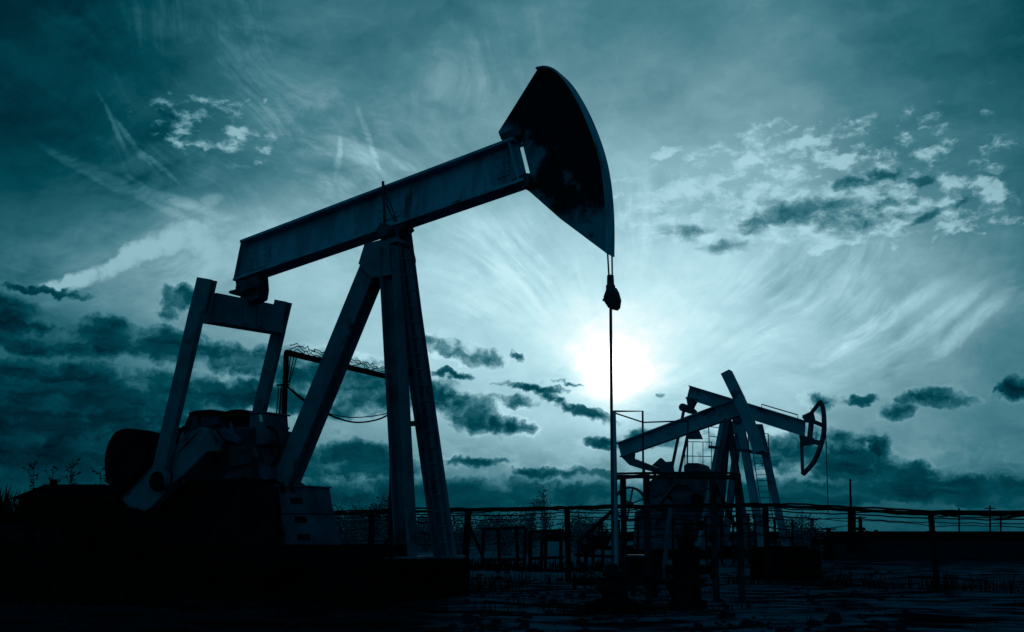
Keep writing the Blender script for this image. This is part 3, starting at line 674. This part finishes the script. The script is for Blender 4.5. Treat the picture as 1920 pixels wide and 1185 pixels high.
m = MB(); m.prism([F2.P(u, n, -.2) for u, n in ((-5.4, -1.2), (2.3, -1.2), (2.3, 1.4), (-5.4, 1.4))], (0, 0, .68))
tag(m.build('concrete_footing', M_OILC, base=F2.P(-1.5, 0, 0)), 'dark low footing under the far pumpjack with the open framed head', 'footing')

# ================================================================== far pumpjack with the narrow head seen edge on
O3 = at(1350, 800, 43); F3 = Frame((O3.x, O3.y), 25)
P3 = thing('pumpjack', F3.P(-1.5, 0, 0), 'far pumpjack with its beam raised and a narrow slanting head seen edge on', 'pumpjack', 'pumpjacks in the oil field')
m = MB(); beam(m, F3, F3.uz(1155, 830, -.2), F3.uz(1162, 857, -.2), F3.uz(1392, 741, -.2), F3.uz(1392, 776, -.2), .2, .05); m.build('walking_beam', M_FAR, P3)
m = MB(); L_ = smooth_line([F3.px(x, y, -.3) for x, y in ((1362, 698), (1386, 748), (1408, 800), (1424, 848))], 5)
for a, b in zip(L_[:-1], L_[1:]): m.bar(a, b, .36, .5, F3.n)
m.build('horse_head', M_FAR, P3)
m = MB(); F3.slab(m, [(1164, 856), (1187, 850), (1186, 859), (1212, 869), (1234, 878), (1230, 886), (1205, 880), (1180, 872)], -.15, .15); m.build('tail_bearing', M_FARD, P3)
for (x1, n1), nm in (((1318, -.7), 'rear_leg'), ((1346, .8), 'rear_leg'), ((1404, .1), 'front_leg')):
    m = MB(); m.ibeam(F3.px(x1, 1032, n1), F3.px(1365, 786, n1*.2), .22, .22, F3.n, .03, .03); m.build(nm, M_FARD, P3)
for (x0, y0), (x1, y1), nn in (((1206, 872), (1214, 950), -.5), ((1226, 880), (1240, 960), .5)):
    m = MB(); m.bar(F3.px(x0, y0, nn), F3.px(x1, y1, nn), .1, .08, F3.n); m.build('pitman_arm', M_FARD, P3)
m = MB(); F3.slab(m, [(1186, 1030), (1190, 960), (1240, 935), (1262, 960), (1268, 1030)], -.5, .5); m.build('gearbox', M_FARD, P3, bevel=.03)
m = MB(); F3.slab(m, [(1205, 968), (1222, 935), (1244, 930), (1250, 948), (1226, 985)], -.72, -.52); m.build('crank', M_FARD, P3, bevel=.02)

# ================================================================== service platform beside the wellhead
q1, q2, q3, q4 = at(1155, 884, 18.15), at(1212, 900, 17.9), at(1336, 902, 17.8), at(1383, 892, 18.05)
zd = 2.02
q1, q2, q3, q4 = [Vector((p.x, p.y, zd)) for p in (q1, q2, q3, q4)]
SP = thing('service_platform', Vector(((q1.x+q3.x)/2, 18.2, 0)), 'rusty steel service platform on thin legs right of the wellhead', 'platform')
m = MB(); m.prism([p-Vector((0, 0, .03)) for p in (q1, q2, q3, q4)], (0, 0, .03)); m.build('deck', M_PLAT, SP)
m = MB()
for a, b in ((q1, q2), (q2, q3), (q3, q4), (q4, q1)): m.bar(a-Vector((0, 0, .09)), b-Vector((0, 0, .06)), .04, .055)
m.build('deck_frame', M_PLAT, SP)
m = MB(); tp = at(1150, 770, 18.15); m.tube([Vector((q1.x-.02, q1.y, -.1)), tp], .042, 10); m.build('post', M_PAINT, SP)
for p in (q2, q3, q4):
    m = MB(); m.tube([Vector((p.x, p.y, -.1)), p-Vector((0, 0, .02))], .055, 10); m.build('post', M_PLAT, SP)
m = MB(); m.tube([Vector((q1.x+.10, q1.y-.1, -.1)), q1-Vector((-.10, .1, .1))], .05, 8); m.build('post', M_PLAT, SP)
for a, b in ((at(1236, 948, 18), at(1268, 908, 18)), (at(1340, 905, 17.6), at(1377, 985, 18.2))):
    m = MB(); m.bar(a, b, .05, .05); m.build('brace', M_PLAT, SP)
m = MB(); r1 = at(1205, 771, 18.3); r2 = at(1206, 886, 18.3)
m.tube([tp-Vector((0, 0, .01)), r1, r2], .018, 6); m.tube([tp-Vector((0, 0, .03)), at(1206, 792, 18.3), at(1290, 789, 18.0)], .013, 6)
m.tube([at(1290, 789, 18.0), at(1288, 892, 18.0)], .013, 6)
m.build('railing', M_DARK, SP)

# wellhead of the near pumpjack
wx, wy = wellP.x, wellP.y
WH = thing('wellhead', (wx, wy, 0), 'black valve stack at the foot of the near pumpjack rod', 'wellhead', 'wellheads')
wv = Vector((wx, wy, 0))
m = MB(); m.lathe(wv, [(.30, -.2), (.30, .10), (.26, .11), (.26, .16), (.16, .17), (.16, .26), (.24, .27), (.24, .33), (.10, .34), (.10, .46), (.15, .47), (.15, .53), (.07, .54), (.07, .62), (.045, .64)], n=18); m.build('casing_head', M_BLACK, WH, smooth=False)
m = MB(); m.tube([wv+Vector((-.55, .0, .40)), wv+Vector((.55, 0, .40))], .055, 10); m.lathe(wv+Vector((-.55, 0, .40)), [(.11, -.02), (.11, .03)], (1, 0, 0), 12); m.lathe(wv+Vector((.5, 0, .40)), [(.11, -.02), (.11, .03)], (1, 0, 0), 12); m.build('flow_tee', M_BLACK, WH)
for sx in (-.32, .34):
    m = MB(); c = wv+Vector((sx, -.14, .40)); m.tube([c, c+Vector((0, .14, 0))], .018, 6)
    rg = [c+Vector((math.cos(t)*.12, 0, math.sin(t)*.12)) for t in [2*math.pi*k/16 for k in range(17)]]
    m.tube(rg, .014, 6); m.bar(rg[0], rg[8], .015, .015); m.bar(rg[4], rg[12], .015, .015); m.build('handwheel', M_BLACK, WH)
m = MB(); m.prism([wv+Vector(p) for p in ((-.38, -.35, -.2), (.40, -.35, -.2), (.40, .35, -.2), (-.38, .35, -.2))], (0, 0, .3)); m.build('cellar_collar', M_OILC, WH, bevel=.03)
m = MB(); pb = smooth_line([wv+Vector((.5, 0, .40)), wv+Vector((.75, .1, .38)), wv+Vector((.9, .4, .2)), wv+Vector((1.0, 1.0, .08))], 5); m.tube(pb, .04, 8); m.build('flow_line', M_BLACK, WH)

# second valve stack under the platform
vb = on_ground(1290, 1142); MF = thing('valve_manifold', vb, 'black upright valve manifold standing below the service platform', 'manifold')
m = MB(); m.lathe(vb, [(.28, -.1), (.28, .12), (.2, .13), (.2, .3), (.25, .31), (.25, .42), (.17, .43), (.19, .7), (.24, .71), (.24, .78), (.12, .8), (.12, .98), (.16, .99), (.16, 1.05), (.05, 1.06), (.05, 1.18)], n=16); m.build('valve_body', M_BLACK, MF)
m = MB(); m.tube([vb+Vector((-.3, 0, .55)), vb+Vector((.34, 0, .55))], .07, 10); m.lathe(vb+Vector((.34, 0, .55)), [(.12, 0), (.12, .05)], (1, 0, 0), 12); m.build('outlet', M_BLACK, MF)
m = MB(); c = vb+Vector((0, 0, 1.2)); m.tube([c+Vector((math.cos(t)*.16, math.sin(t)*.16, 0)) for t in [2*math.pi*k/16 for k in range(17)]], .016, 6); m.bar(c-Vector((.16, 0, 0)), c+Vector((.16, 0, 0)), .02, .02); m.build('handwheel', M_BLACK, MF)
# electric cabinet on legs
cb = on_ground(1206, 1122); cz = Vector((0, 0, 1))
CA = thing('control_cabinet', cb, 'dark steel control cabinet raised on two legs beside the wellhead', 'cabinet')
m = MB(); m.bar(cb+Vector((.0, 0, .33)), cb+Vector((.0, 0, .68)), .62, .36, (0, 1, 0)); m.build('body', M_BLACK, CA, bevel=.01)
m = MB(); m.bar(cb+Vector((-.1, 0, .685)), cb+Vector((-.1, 0, .71)), .46, .42, (0, 1, 0)); m.build('roof', M_PED, CA)
for sx in (-.16, .2):
    m = MB(); m.bar(cb+Vector((sx, 0, -.1)), cb+Vector((sx, 0, .33)), .09, .09, (0, 1, 0)); m.build('leg', M_BLACK, CA)
# leaning pale pipe
m = MB(); m.tube([at(1242, 1066, 22)-Vector((0, 0, .35)), at(1251, 1000, 22), at(1257, 952, 22)], .045, 8)
tag(m.build('leaning_pipe', M_PED, base=at(1242, 1066, 22)), 'pale pipe leaning in front of the far gearbox, left of the manifold', 'pipe')
# bare footing block to the right
bb = on_ground(1430, 1090); be = on_ground(1541, 1088); m = MB()
m.prism([bb-Vector((0, 0, .2)), be-Vector((0, 0, .2)), be+Vector((.3, 1.3, -.2)), bb+Vector((0, 1.3, -.2))], (0, 0, .88))
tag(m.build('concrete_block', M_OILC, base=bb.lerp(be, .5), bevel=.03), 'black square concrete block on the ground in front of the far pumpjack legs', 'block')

# ================================================================== pipe fence
FP = [(520, 968, 28, 0), (697, 960, 25, 1), (878, 957, 20.4, 1), (1063, 953, 26, 1), (1240, 950, 25, 0), (1435, 948, 24, 1), (1590, 955, 23, 0), (1745, 963, 22, 1), (1960, 964, 20, 1)]
FE = thing('pipe_fence', (at(1063, 953, 26).x, 25, 0), 'long black fence of pipes and wires between the near and far pumpjacks', 'fence')
tops = [at(x, y, d) for x, y, d, p in FP]
for (x, y, d, p), t in zip(FP, tops):
    if p:
        m = MB(); lean = .08 if x == 878 else random.uniform(-.04, .04)
        m.tube([Vector((t.x-lean, t.y, gz(t.x, t.y)-.2)), t+Vector((0, 0, .02))], .06 if d < 24 else .065, 8); m.build('fence_post', M_WIRE, FE)
def sag(a, b, k, s_, jit=0):
    return [a.lerp(b, i/k)+Vector((0, 0, -4*s_*(i/k)*(1-i/k)+random.uniform(-jit, jit))) for i in range(k+1)]
for dz_, r_, sg_, jt in ((0, .032, .0, .008), (.03, .02, -.03, .012), (-.09, .014, .02, .012), (-.16, .010, .05, .015), (-.32, .008, .10, .01), (-.62, .008, .03, .008), (.015, .014, .07, .012), (-.05, .012, -.04, .016), (-.24, .008, -.03, .01)):
    m = MB(); line = []
    for a, b in zip(tops[:-1], tops[1:]):
        line += sag(a+Vector((0, 0, dz_)), b+Vector((0, 0, dz_)), 10, sg_*random.uniform(.3, 1.3), jt)[:-1]
    m.tube(line, r_, 6); m.build('rail' if r_ > .015 else 'wire', M_WIRE, FE)
# diagonal braces of the fence
for (x0, y0), (x1, y1), d in (((876, 975), (910, 1056), 20.5), ((588, 968), (548, 1046), 25), ((590, 968), (640, 1048), 25), ((735, 1000), (704, 1046), 25), ((872, 1075), (852, 1100), 20.2)):
    m = MB(); m.tube([at(x0, y0, d), at(x1, y1, d)], .03, 6); m.build('brace', M_WIRE, FE)
m = MB(); m.bar(at(860, 1122, 19.6), at(908, 1122, 19.6), .2, .08); tag(m.build('steel_plate', M_WIRE, base=at(884, 1124, 19.6)), 'black steel plate lying at the foot of the leaning fence post', 'plate')
# old gate frames lying behind the fence
for x0, x1, yt, yb, verts, lab in ((906, 986, 992, 1050, (907, 934, 968, 985), 'black pipe frame behind the fence, nearer the large pumpjack'), (993, 1058, 997, 1047, (994, 1017, 1024, 1052), 'black pipe frame behind the fence, nearer the wellhead')):
    d = 33; b0 = at((x0+x1)/2, yb, d); T = thing('pipe_barrier', Vector((b0.x, b0.y, 0)), lab, 'frame', 'pipe frames behind the fence')
    m = MB(); m.tube([at(x0, yt, d), at(x1, yt-3, d)], .05, 6); m.build('top_bar', M_WIRE, T)
    m = MB(); m.tube([at(x0, yb, d), at(x1, yb-2, d)], .05, 6); m.build('bottom_bar', M_WIRE, T)
    for xv in verts:
        m = MB(); p = at(xv, yt, d); m.tube([p, Vector((p.x+random.uniform(-.08, .14), p.y, -.1))], .06, 6); m.build('upright', M_WIRE, T)

# pipe junction between the frames and the wellhead, guard fence of the far pumpjack
PJN = thing('pipe_junction', on_ground(1112, 1078), 'tangle of black pipes and valves left of the wellhead rod', 'pipework'); d = 26
for pts, r_ in (([(1084, 1060), (1086, 1012), (1098, 1004), (1148, 958)], .045), ([(1098, 1066), (1099, 1030), (1120, 1026), (1146, 1028)], .05), ([(1112, 1062), (1112, 1006)], .04), ([(1130, 1064), (1131, 1000), (1140, 994)], .04), ([(1076, 1040), (1150, 1044)], .035), ([(1122, 1030), (1124, 985)], .02)):
    m = MB(); m.tube([at(x, y, d) for x, y in pts], r_, 8); m.build('pipe', M_WIRE, PJN)
for x, y in ((1099, 1030), (1112, 1014), (1131, 1016)):
    m = MB(); c = at(x, y, d-.1); m.lathe(c-Vector((0, .12, 0)), [(.06, 0), (.13, .02), (.13, .2), (.06, .22)], (0, 1, 0), 12); m.build('valve', M_WIRE, PJN)
for x, y in ((1112, 1006), (1103, 1015)):
    m = MB(); c = at(x, y, d-.2); rg = [c+Vector((math.cos(t)*.15, 0, math.sin(t)*.15)) for t in [2*math.pi*k/16 for k in range(17)]]; m.tube(rg, .016, 5); m.bar(rg[0], rg[8], .02, .02); m.bar(rg[4], rg[12], .02, .02); m.build('handwheel', M_WIRE, PJN)
GF = thing('guard_fence', Vector((at(1390, 1000, 39).x, 39, 0)), 'low black guard fence around the legs of the far pumpjacks', 'fence')
gp = [(1128, 972), (1160, 974), (1196, 970), (1262, 972), (1296, 974), (1322, 968), (1352, 966), (1374, 968), (1403, 962), (1414, 964), (1452, 970), (1486, 974)]
for x, y in gp:
    m = MB(); t = at(x, y, 39); m.tube([Vector((t.x+random.uniform(-.05, .05), t.y, -.1)), t], .045, 6); m.build('fence_post', M_WIRE, GF)
for o_ in (2, 20, 36):
    m = MB(); m.tube([at(x, y+o_+random.uniform(-1, 1), 39) for x, y in gp], .022, 5); m.build('rail', M_WIRE, GF)

# ================================================================== portal behind the near pumpjack
GL, GR = at(537, 661, 24.6), at(738, 709, 28.8)
PG = thing('pipe_portal', Vector((GL.x, GL.y, 0)), 'thin black pipe portal with sagging cable behind the near pumpjack legs', 'portal')
for t in (GL, GR):
    m = MB(); m.tube([Vector((t.x, t.y, -.2)), t], .062, 10); m.build('post', M_WIRE, PG)
m = MB(); m.tube([GL, GR], .07, 10); m.build('crossbar', M_WIRE, PG)
m = MB()
for k in range(3):
    pts = [GL.lerp(GR, i/40)+Vector((random.uniform(-.04, .04), random.uniform(-.1, .1), .10+.05*k+random.uniform(-.05, .07)*(.4+.6*math.sin(i*.9+k)**2))) for i in range(1, 40)]
    m.tube(pts, .011, 4)
m.build('wire_coil', M_WIRE, PG)
m = MB(); c0, c1 = at(538, 724, 24.6), at(738, 772, 28.8)
m.tube(smooth_line([c0, at(575, 755, 25.4), at(625, 781, 26.4), at(668, 792, 27.3), at(710, 786, 28.2), c1], 5), .022, 6)
m.tube(smooth_line([c0, at(600, 768, 25.9), at(650, 782, 27), at(700, 780, 28), c1], 5), .013, 5)
m.build('cable', M_WIRE, PG)
for y_ in (722, 803):
    m = MB(); p = at(536, y_, 24.6); m.bar(p-Vector((.2, 0, 0)), p+Vector((.08, 0, 0)), .03, .04); m.build('bracket', M_WIRE, PG)
m = MB()
for a, b in (((523, 724), (516, 800)), ((527, 724), (520, 818)), ((528, 724), (524, 800)), ((545, 668), (539, 712)), ((551, 668), (541, 718)), ((556, 672), (542, 720))):
    m.tube([at(*a, 24.6), at(*b, 24.6)], .012, 4)
m.build('guy_wire', M_WIRE, PG)

# ================================================================== far wellheads, poles
def far_wellhead(x, yt, yb, d, lab):
    b = at(x, yb, d); b.z = 0; h = at(x, yt, d).z
    T = thing('wellhead', b, lab, 'wellhead', 'wellheads')
    m = MB(); m.lathe(b, [(.3, -.1), (.3, h*.12), (.16, h*.13), (.16, h*.3), (.26, h*.31), (.26, h*.38), (.14, h*.39), (.14, h*.6), (.25, h*.61), (.25, h*.68), (.1, h*.7), (.1, h*.95), (.05, h)], n=12); m.build('valve_body', M_BLACK, T)
    m = MB(); m.tube([b+Vector((-.7, 0, h*.52)), b+Vector((.9, 0, h*.52))], .09, 8); m.lathe(b+Vector((.75, 0, h*.52)), [(.2, 0), (.2, .12)], (1, 0, 0), 10); m.lathe(b+Vector((-.6, 0, h*.52)), [(.2, 0), (.2, .12)], (1, 0, 0), 10); m.build('flow_tee', M_BLACK, T)
    m = MB(); c = b+Vector((0, 0, h*.96)); m.tube([c+Vector((math.cos(t)*.3, math.sin(t)*.3, 0)) for t in [2*math.pi*k/12 for k in range(13)]], .03, 5); m.bar(c-Vector((.3, 0, 0)), c+Vector((.3, 0, 0)), .04, .04); m.build('handwheel', M_BLACK, T)
far_wellhead(1525, 972, 1030, 58, 'small far valve stack right of the far pumpjack leg, left of the thin rod')
far_wellhead(1616, 968, 1031, 60, 'small far valve stack just right of the tall thin pole')
far_wellhead(1556, 990, 1040, 47.5, 'squat valve stack at the foot of the far open framed pumpjack rod')
m = MB(); p = at(1597, 1030, 62); t = at(1594, 898, 62); m.tube([Vector((p.x, p.y, -.2)), t], .09, 8, .055); po = m.build('pole', M_BLACK, base=Vector((p.x, p.y, 0)))
tag(po, 'tall thin dark pole between the two small far valve stacks', 'pole')
m = MB(); m.bar(Vector((p.x, p.y, 0)), at(1597, 952, 62), .5, .3); m.build('pole_box', M_BLACK, po)
for x, yt, lab in ((1856, 948, 'thin far utility pole with a crossarm on the right horizon, tallest of the far three'), (1876, 958, 'short far utility pole with a crossarm at the right edge of the horizon'), (1798, 953, 'thin far utility pole with a crossarm, nearest the fence post on the right')):
    d = 210; b = at(x, 1000, d); t = at(x, yt, d); T = thing('utility_pole', Vector((b.x, b.y, 0)), lab, 'utility pole', 'utility poles on the horizon')
    m = MB(); m.tube([Vector((b.x, b.y, -.3)), t], .16, 6); m.build('shaft', M_BLACK, T)
    m = MB(); m.bar(t-Vector((1.0, 0, .5)), t+Vector((1.0, 0, -.5)), .2, .2); m.build('crossarm', M_BLACK, T)

# low building on the left
s0, s1 = at(24, 936, 40), at(214, 936, 40); SH = thing('low_building', Vector(((s0.x+s1.x)/2, 41, 0)), 'low dark building with a flat hipped roof at the left edge', 'building')
w0, w1 = s0.x+.2, s1.x-.2; ze = s0.z; zr = at(90, 906, 40).z
m = MB(); m.prism([(w0, 40, -.2), (w1, 40, -.2), (w1, 43.5, -.2), (w0, 43.5, -.2)], (0, 0, ze+.2)); wl = m.build('wall', M_ROOF, SH)
m = MB(); e0, e1 = s0.x, s1.x+.1; rx0, rx1 = at(84, 906, 41).x, at(190, 906, 41).x
vv = [(e0, 39.7, ze), (e1, 39.7, ze), (e1, 43.8, ze), (e0, 43.8, ze), (rx0, 41, zr), (rx1, 41, zr), (rx1, 42.5, zr), (rx0, 42.5, zr)]
m.add(vv, [(0, 1, 5, 4), (1, 2, 6, 5), (2, 3, 7, 6), (3, 0, 4, 7), (4, 5, 6, 7), (3, 2, 1, 0)]); rf = m.build('roof', M_ROOF, SH)
m = MB(); p = at(100, 905, 41); m.bar(p-Vector((0, 0, .3)), p+Vector((0, 0, .12)), .2, .2); m.build('chimney', M_ROOF, rf)
for xx in (.25, .65):
    m = MB(); x_ = w0+(w1-w0)*xx; m.bar(Vector((x_, 39.985, 1.0)), Vector((x_, 39.985, 1.75)), .6, .02, (0, 1, 0)); m.build('window', M_DARK, SH)

# ================================================================== vegetation
def weed(base, h, label, seed):
    rnd = random.Random(seed); m = MB(); p = Vector(base); pts = [p]; lean = rnd.uniform(-.08, .08)
    for i in range(1, 7): pts.append(p+Vector((lean*i/6+rnd.uniform(-.01, .01), rnd.uniform(-.03, .03), h*i/6)))
    m.tube(pts, .009, 5, .004)
    for i in range(16):
        t = .35+.65*i/16; q = p+Vector((lean*t, 0, h*t)); a = rnd.uniform(0, 6.28); l = (.26-.14*t)*rnd.uniform(.5, 1.1)
        e = q+Vector((math.cos(a)*l, math.sin(a)*l*.6, l*rnd.uniform(.5, 1.1))); m.tube([q, q.lerp(e, .5)+Vector((0, 0, -.01)), e], .004, 4, .002)
        for j in range(5):
            b_ = q.lerp(e, .35+.16*j); w = Vector((rnd.uniform(-1, 1), rnd.uniform(-1, 1), rnd.uniform(-.2, 1))).normalized()*rnd.uniform(.03, .075); sd = w.cross(Vector((rnd.uniform(-1, 1), 1, .2))).normalized()*.012
            m.add([b_, b_+w*.5+sd, b_+w, b_+w*.5-sd], [(0, 1, 2, 3)])
    tag(m.build('tall_weed', M_WEED, base=base), label, 'weed', 'tall weeds on the left bank')
for i, (x, yt, lab) in enumerate(((60, 862, 'tall forked weed nearest the left edge, in front of the roof'), (95, 872, 'bushy short weed between two taller weeds in front of the roof'), (128, 858, 'tallest leafy weed rising over the middle of the roof'), (139, 885, 'small thin weed just right of the tallest weed'), (186, 872, 'lone weed over the right end of the low roof'), (222, 880, 'weed against the round black counterweight'))):
    d = 17.2+.2*i; p = at(x, 950, d); z0 = gz(p.x, p.y); t = at(x, yt, d)
    weed(Vector((p.x, p.y, z0-.03)), t.z-z0, lab, 40+i)
def blades(mb, cx, cy, n, r, hmin, hmax, rnd, w=.012):
    for _ in range(n):
        a = rnd.uniform(0, 6.283); q = r*math.sqrt(rnd.random()); x, y = cx+math.cos(a)*q, cy+math.sin(a)*q; z = gz(x, y)-.03
        h = rnd.uniform(hmin, hmax); l = Vector((rnd.uniform(-.35, .35)*h, rnd.uniform(-.35, .35)*h, h)); sd = Vector((math.cos(a), .3, 0))*w
        b = Vector((x, y, z)); mid = b+Vector((l.x*.35, l.y*.35, h*.6))
        mb.add([b-sd, b+sd, mid+sd*.7, b+l, mid-sd*.7], [(0, 1, 2, 3, 4)])
rnd = random.Random(5); m = MB()
for _ in range(420):                                    # bank on the left
    x = rnd.uniform(-13, -3.2); y = rnd.uniform(14.2, 22)
    if (x+9.6)**2/30+(y-19)**2/22 > 1.25: continue
    if abs((Vector((x, y, 0))-F1.O).dot(F1.n)) < 1.6 and (Vector((x, y, 0))-F1.O).dot(F1.u) > -5.1: continue
    blades(m, x, y, 26, .45, .15, .62, rnd)
for _ in range(70):
    u = rnd.uniform(-4.3, -2.4); p = F1.P(u, rnd.uniform(-2.4, -1.7), 0); blades(m, p.x, p.y, 14, .3, .25, .75, rnd, .014)
o = m.build('bank_weeds', M_WEED); o['kind'] = 'stuff'; o['label'] = 'dense dark weeds covering the bank on the left'
m = MB()
for _ in range(90):                                     # tufts along the footing and the fence
    u = rnd.uniform(-5.5, 1.0); p = F1.P(u, -1.75-abs(rnd.gauss(0, .4)), 0); blades(m, p.x, p.y, 20, .25, .06, .30, rnd, .008)
for _ in range(110):
    a = rnd.random()*(len(tops)-1); i = int(a); p = tops[i].lerp(tops[i+1], a-i); blades(m, p.x, p.y+rnd.gauss(.2, .5), 18, .35, .08, .42, rnd, .010)
for _ in range(70): blades(m, rnd.uniform(-1.6, 3.6), 32.6+rnd.gauss(0, .5), 20, .4, .1, .45, rnd, .014)
for _ in range(220):
    x, y = rnd.uniform(-1, 8), rnd.uniform(13, 40); blades(m, x, y, 9, .16, .03, .13, rnd, .006)
for _ in range(60): blades(m, wx+rnd.gauss(0, .8), wy+rnd.gauss(.1, .5), 14, .2, .05, .22, rnd, .007)
o = m.build('ground_weeds', M_WEED); o['kind'] = 'stuff'; o['label'] = 'low dark weed tufts along the footing and the fence'
m = MB()
for _ in range(900):                                    # clods and stones
    y = 12.5+28*rnd.random()**1.5; x = rnd.uniform(-.75, .55)*y*.62; r_ = rnd.uniform(.015, .07)*(1.6 if rnd.random() < .08 else 1)
    if abs((Vector((x, y, 0))-F1.O).dot(F1.n)) < 1.55 and -5.1 < (Vector((x, y, 0))-F1.O).dot(F1.u) < .8: continue
    c = Vector((x, y, gz(x, y)+r_*.2)); n_ = 6
    ring = [[c+Vector((math.cos(6.283*k/n_)*rr_*rnd.uniform(.8, 1.25), math.sin(6.283*k/n_)*rr_*rnd.uniform(.8, 1.25), zz)) for k in range(n_)] for rr_, zz in ((r_, -r_*.4), (r_*1.05, r_*.1), (r_*.6, r_*.55))]
    vv = [p for q in ring for p in q]; ff_ = [(i*n_+k, i*n_+(k+1) % n_, (i+1)*n_+(k+1) % n_, (i+1)*n_+k) for i in range(2) for k in range(n_)]+[tuple(2*n_+k for k in range(n_))]
    m.add(vv, ff_)
o = m.build('clods', mat('earth_clod', (.003, .018, .030), (.002, .008, .012), 3, 1.0, bump=.3, bscale=20, spec=0)); o['kind'] = 'stuff'; o['label'] = 'scattered clods and stones on the bare ground'
# shrubs and small trees beyond the fence
def shrub(base, h, w, seed, tall=False):
    rnd = random.Random(seed); st = MB(); lf = MB(); b = Vector(base)
    for k in range(7 if not tall else 5):
        a = rnd.uniform(0, 6.283); e = b+Vector((math.cos(a)*w*.5*rnd.random(), math.sin(a)*w*.3*rnd.random(), h*rnd.uniform(.55, 1)))
        mid = b.lerp(e, .5)+Vector((rnd.uniform(-.1, .1)*w, 0, .06*h)); st.tube([b+Vector((rnd.uniform(-.05, .05)*w, 0, -.1)), mid, e], .03*h/2, 5, .008)
        for j in range(420 if not tall else 240):
            t = rnd.uniform(.25 if not tall else .35, 1.05); t = t if tall else rnd.random()**.7; c = b.lerp(e, t)+Vector((rnd.gauss(0, .2 if not tall else .13)*w, rnd.gauss(0, .13)*w, rnd.gauss(0, .07)*h)); c.z = max(c.z, .03)
            r_ = rnd.uniform(.025, .07)*(.6+.25*h); d1 = Vector((rnd.uniform(-1, 1), rnd.uniform(-1, 1), rnd.uniform(-.3, 1))).normalized()*r_; d2 = d1.cross(Vector((rnd.uniform(-1, 1), rnd.uniform(-1, 1), rnd.uniform(-1, 1)))).normalized()*r_*.5
            lf.add([c-d1, c+d2, c+d1, c-d2], [(0, 1, 2, 3)])
    return st, lf
def plant(kind, x, yt, yb, d, wpx, lab, cat, grp, seed, tall=False):
    b = at(x, yb, d); b.z = 0; h = at(x, yt, d).z; st, lf = shrub(b, h, wpx/FPX*d, seed, tall)
    T = thing(kind, b, lab, cat, grp); st.build('stem' if kind == 'shrub' else 'trunk', M_BUSH, T); lf.build('foliage' if kind == 'shrub' else 'crown', M_BUSH, T)
SHR = [(608, 962, 30, 'low shrub between the pedestal and the fence brace'), (622, 946, 34, 'rounded shrub with a pointed top behind the left fence rail'), (655, 958, 34, 'wide low shrub behind the middle of the left fence rail'), (674, 944, 22, 'narrow upright shrub left of the fence post by the near pumpjack'),
       (693, 940, 26, 'ragged upright shrub behind the fence post by the near pumpjack'), (640, 957, 60, 'broad shrub behind the crossing fence braces'), (710, 956, 56, 'broad low shrub between the fence post and the portal post'), (775, 958, 56, 'broad shrub right behind the nearer front leg'), (860, 960, 56, 'broad low shrub at the right foot of the near pumpjack'), (728, 926, 24, 'tallest shrub, beside the portal post'), (800, 962, 40, 'shrub seen between the two front legs of the near pumpjack'), (905, 958, 44, 'low shrub right of the near pumpjack legs'), (945, 952, 40, 'low shrub above the nearer pipe frame'), (985, 956, 40, 'low shrub above the gap of the pipe frames'), (1085, 952, 50, 'shrub left of the service platform'),
       (1115, 958, 40, 'dark shrub close to the wellhead rod'), (1408, 968, 40, 'shrub behind the far front leg'), (1495, 962, 46, 'shrub right of the far front legs'), (1520, 985, 36, 'low shrub behind the small far valve stack')]
for i, (x, yt, w, lab) in enumerate(SHR): plant('shrub', x, yt, 1035, 52+4*(i % 4), w*1.35, lab, 'shrub', 'shrubs beyond the fence', 100+i)
plant('young_tree', 1020, 920, 1012, 95, 34, 'thin bare young tree rising over the fence rail in the middle', 'tree', 'young trees on the horizon', 201, True)
plant('young_tree', 995, 934, 1012, 100, 24, 'smaller faint young tree left of the thin bare one', 'tree', 'young trees on the horizon', 202, True)
m = MB(); rnd = random.Random(9)
for _ in range(5200):                                   # far-off scrub that reads as one dark line
    y = rnd.uniform(120, 260); x = rnd.uniform(-.5, .5)*y*1.05; h = rnd.uniform(.25, .75)*(1+1.1*mnoise.noise((x*.05, y*.03, 3))); w = rnd.uniform(1.2, 3.4)
    vv = [(x-w, y, -.2), (x+w, y, -.2), (x+w*rnd.uniform(.5, 1), y, h*.6), (x+w*rnd.uniform(-.3, .3), y+.3, h), (x-w*rnd.uniform(.5, 1), y, h*.55), (x, y+1.2, h*.5)]
    m.add(vv, [(0, 1, 2, 3, 4), (2, 5, 3), (3, 5, 4), (1, 5, 2), (0, 4, 5)])
o = m.build('far_scrub', M_WEED); o['kind'] = 'stuff'; o['label'] = 'dark line of far scrub along the horizon'
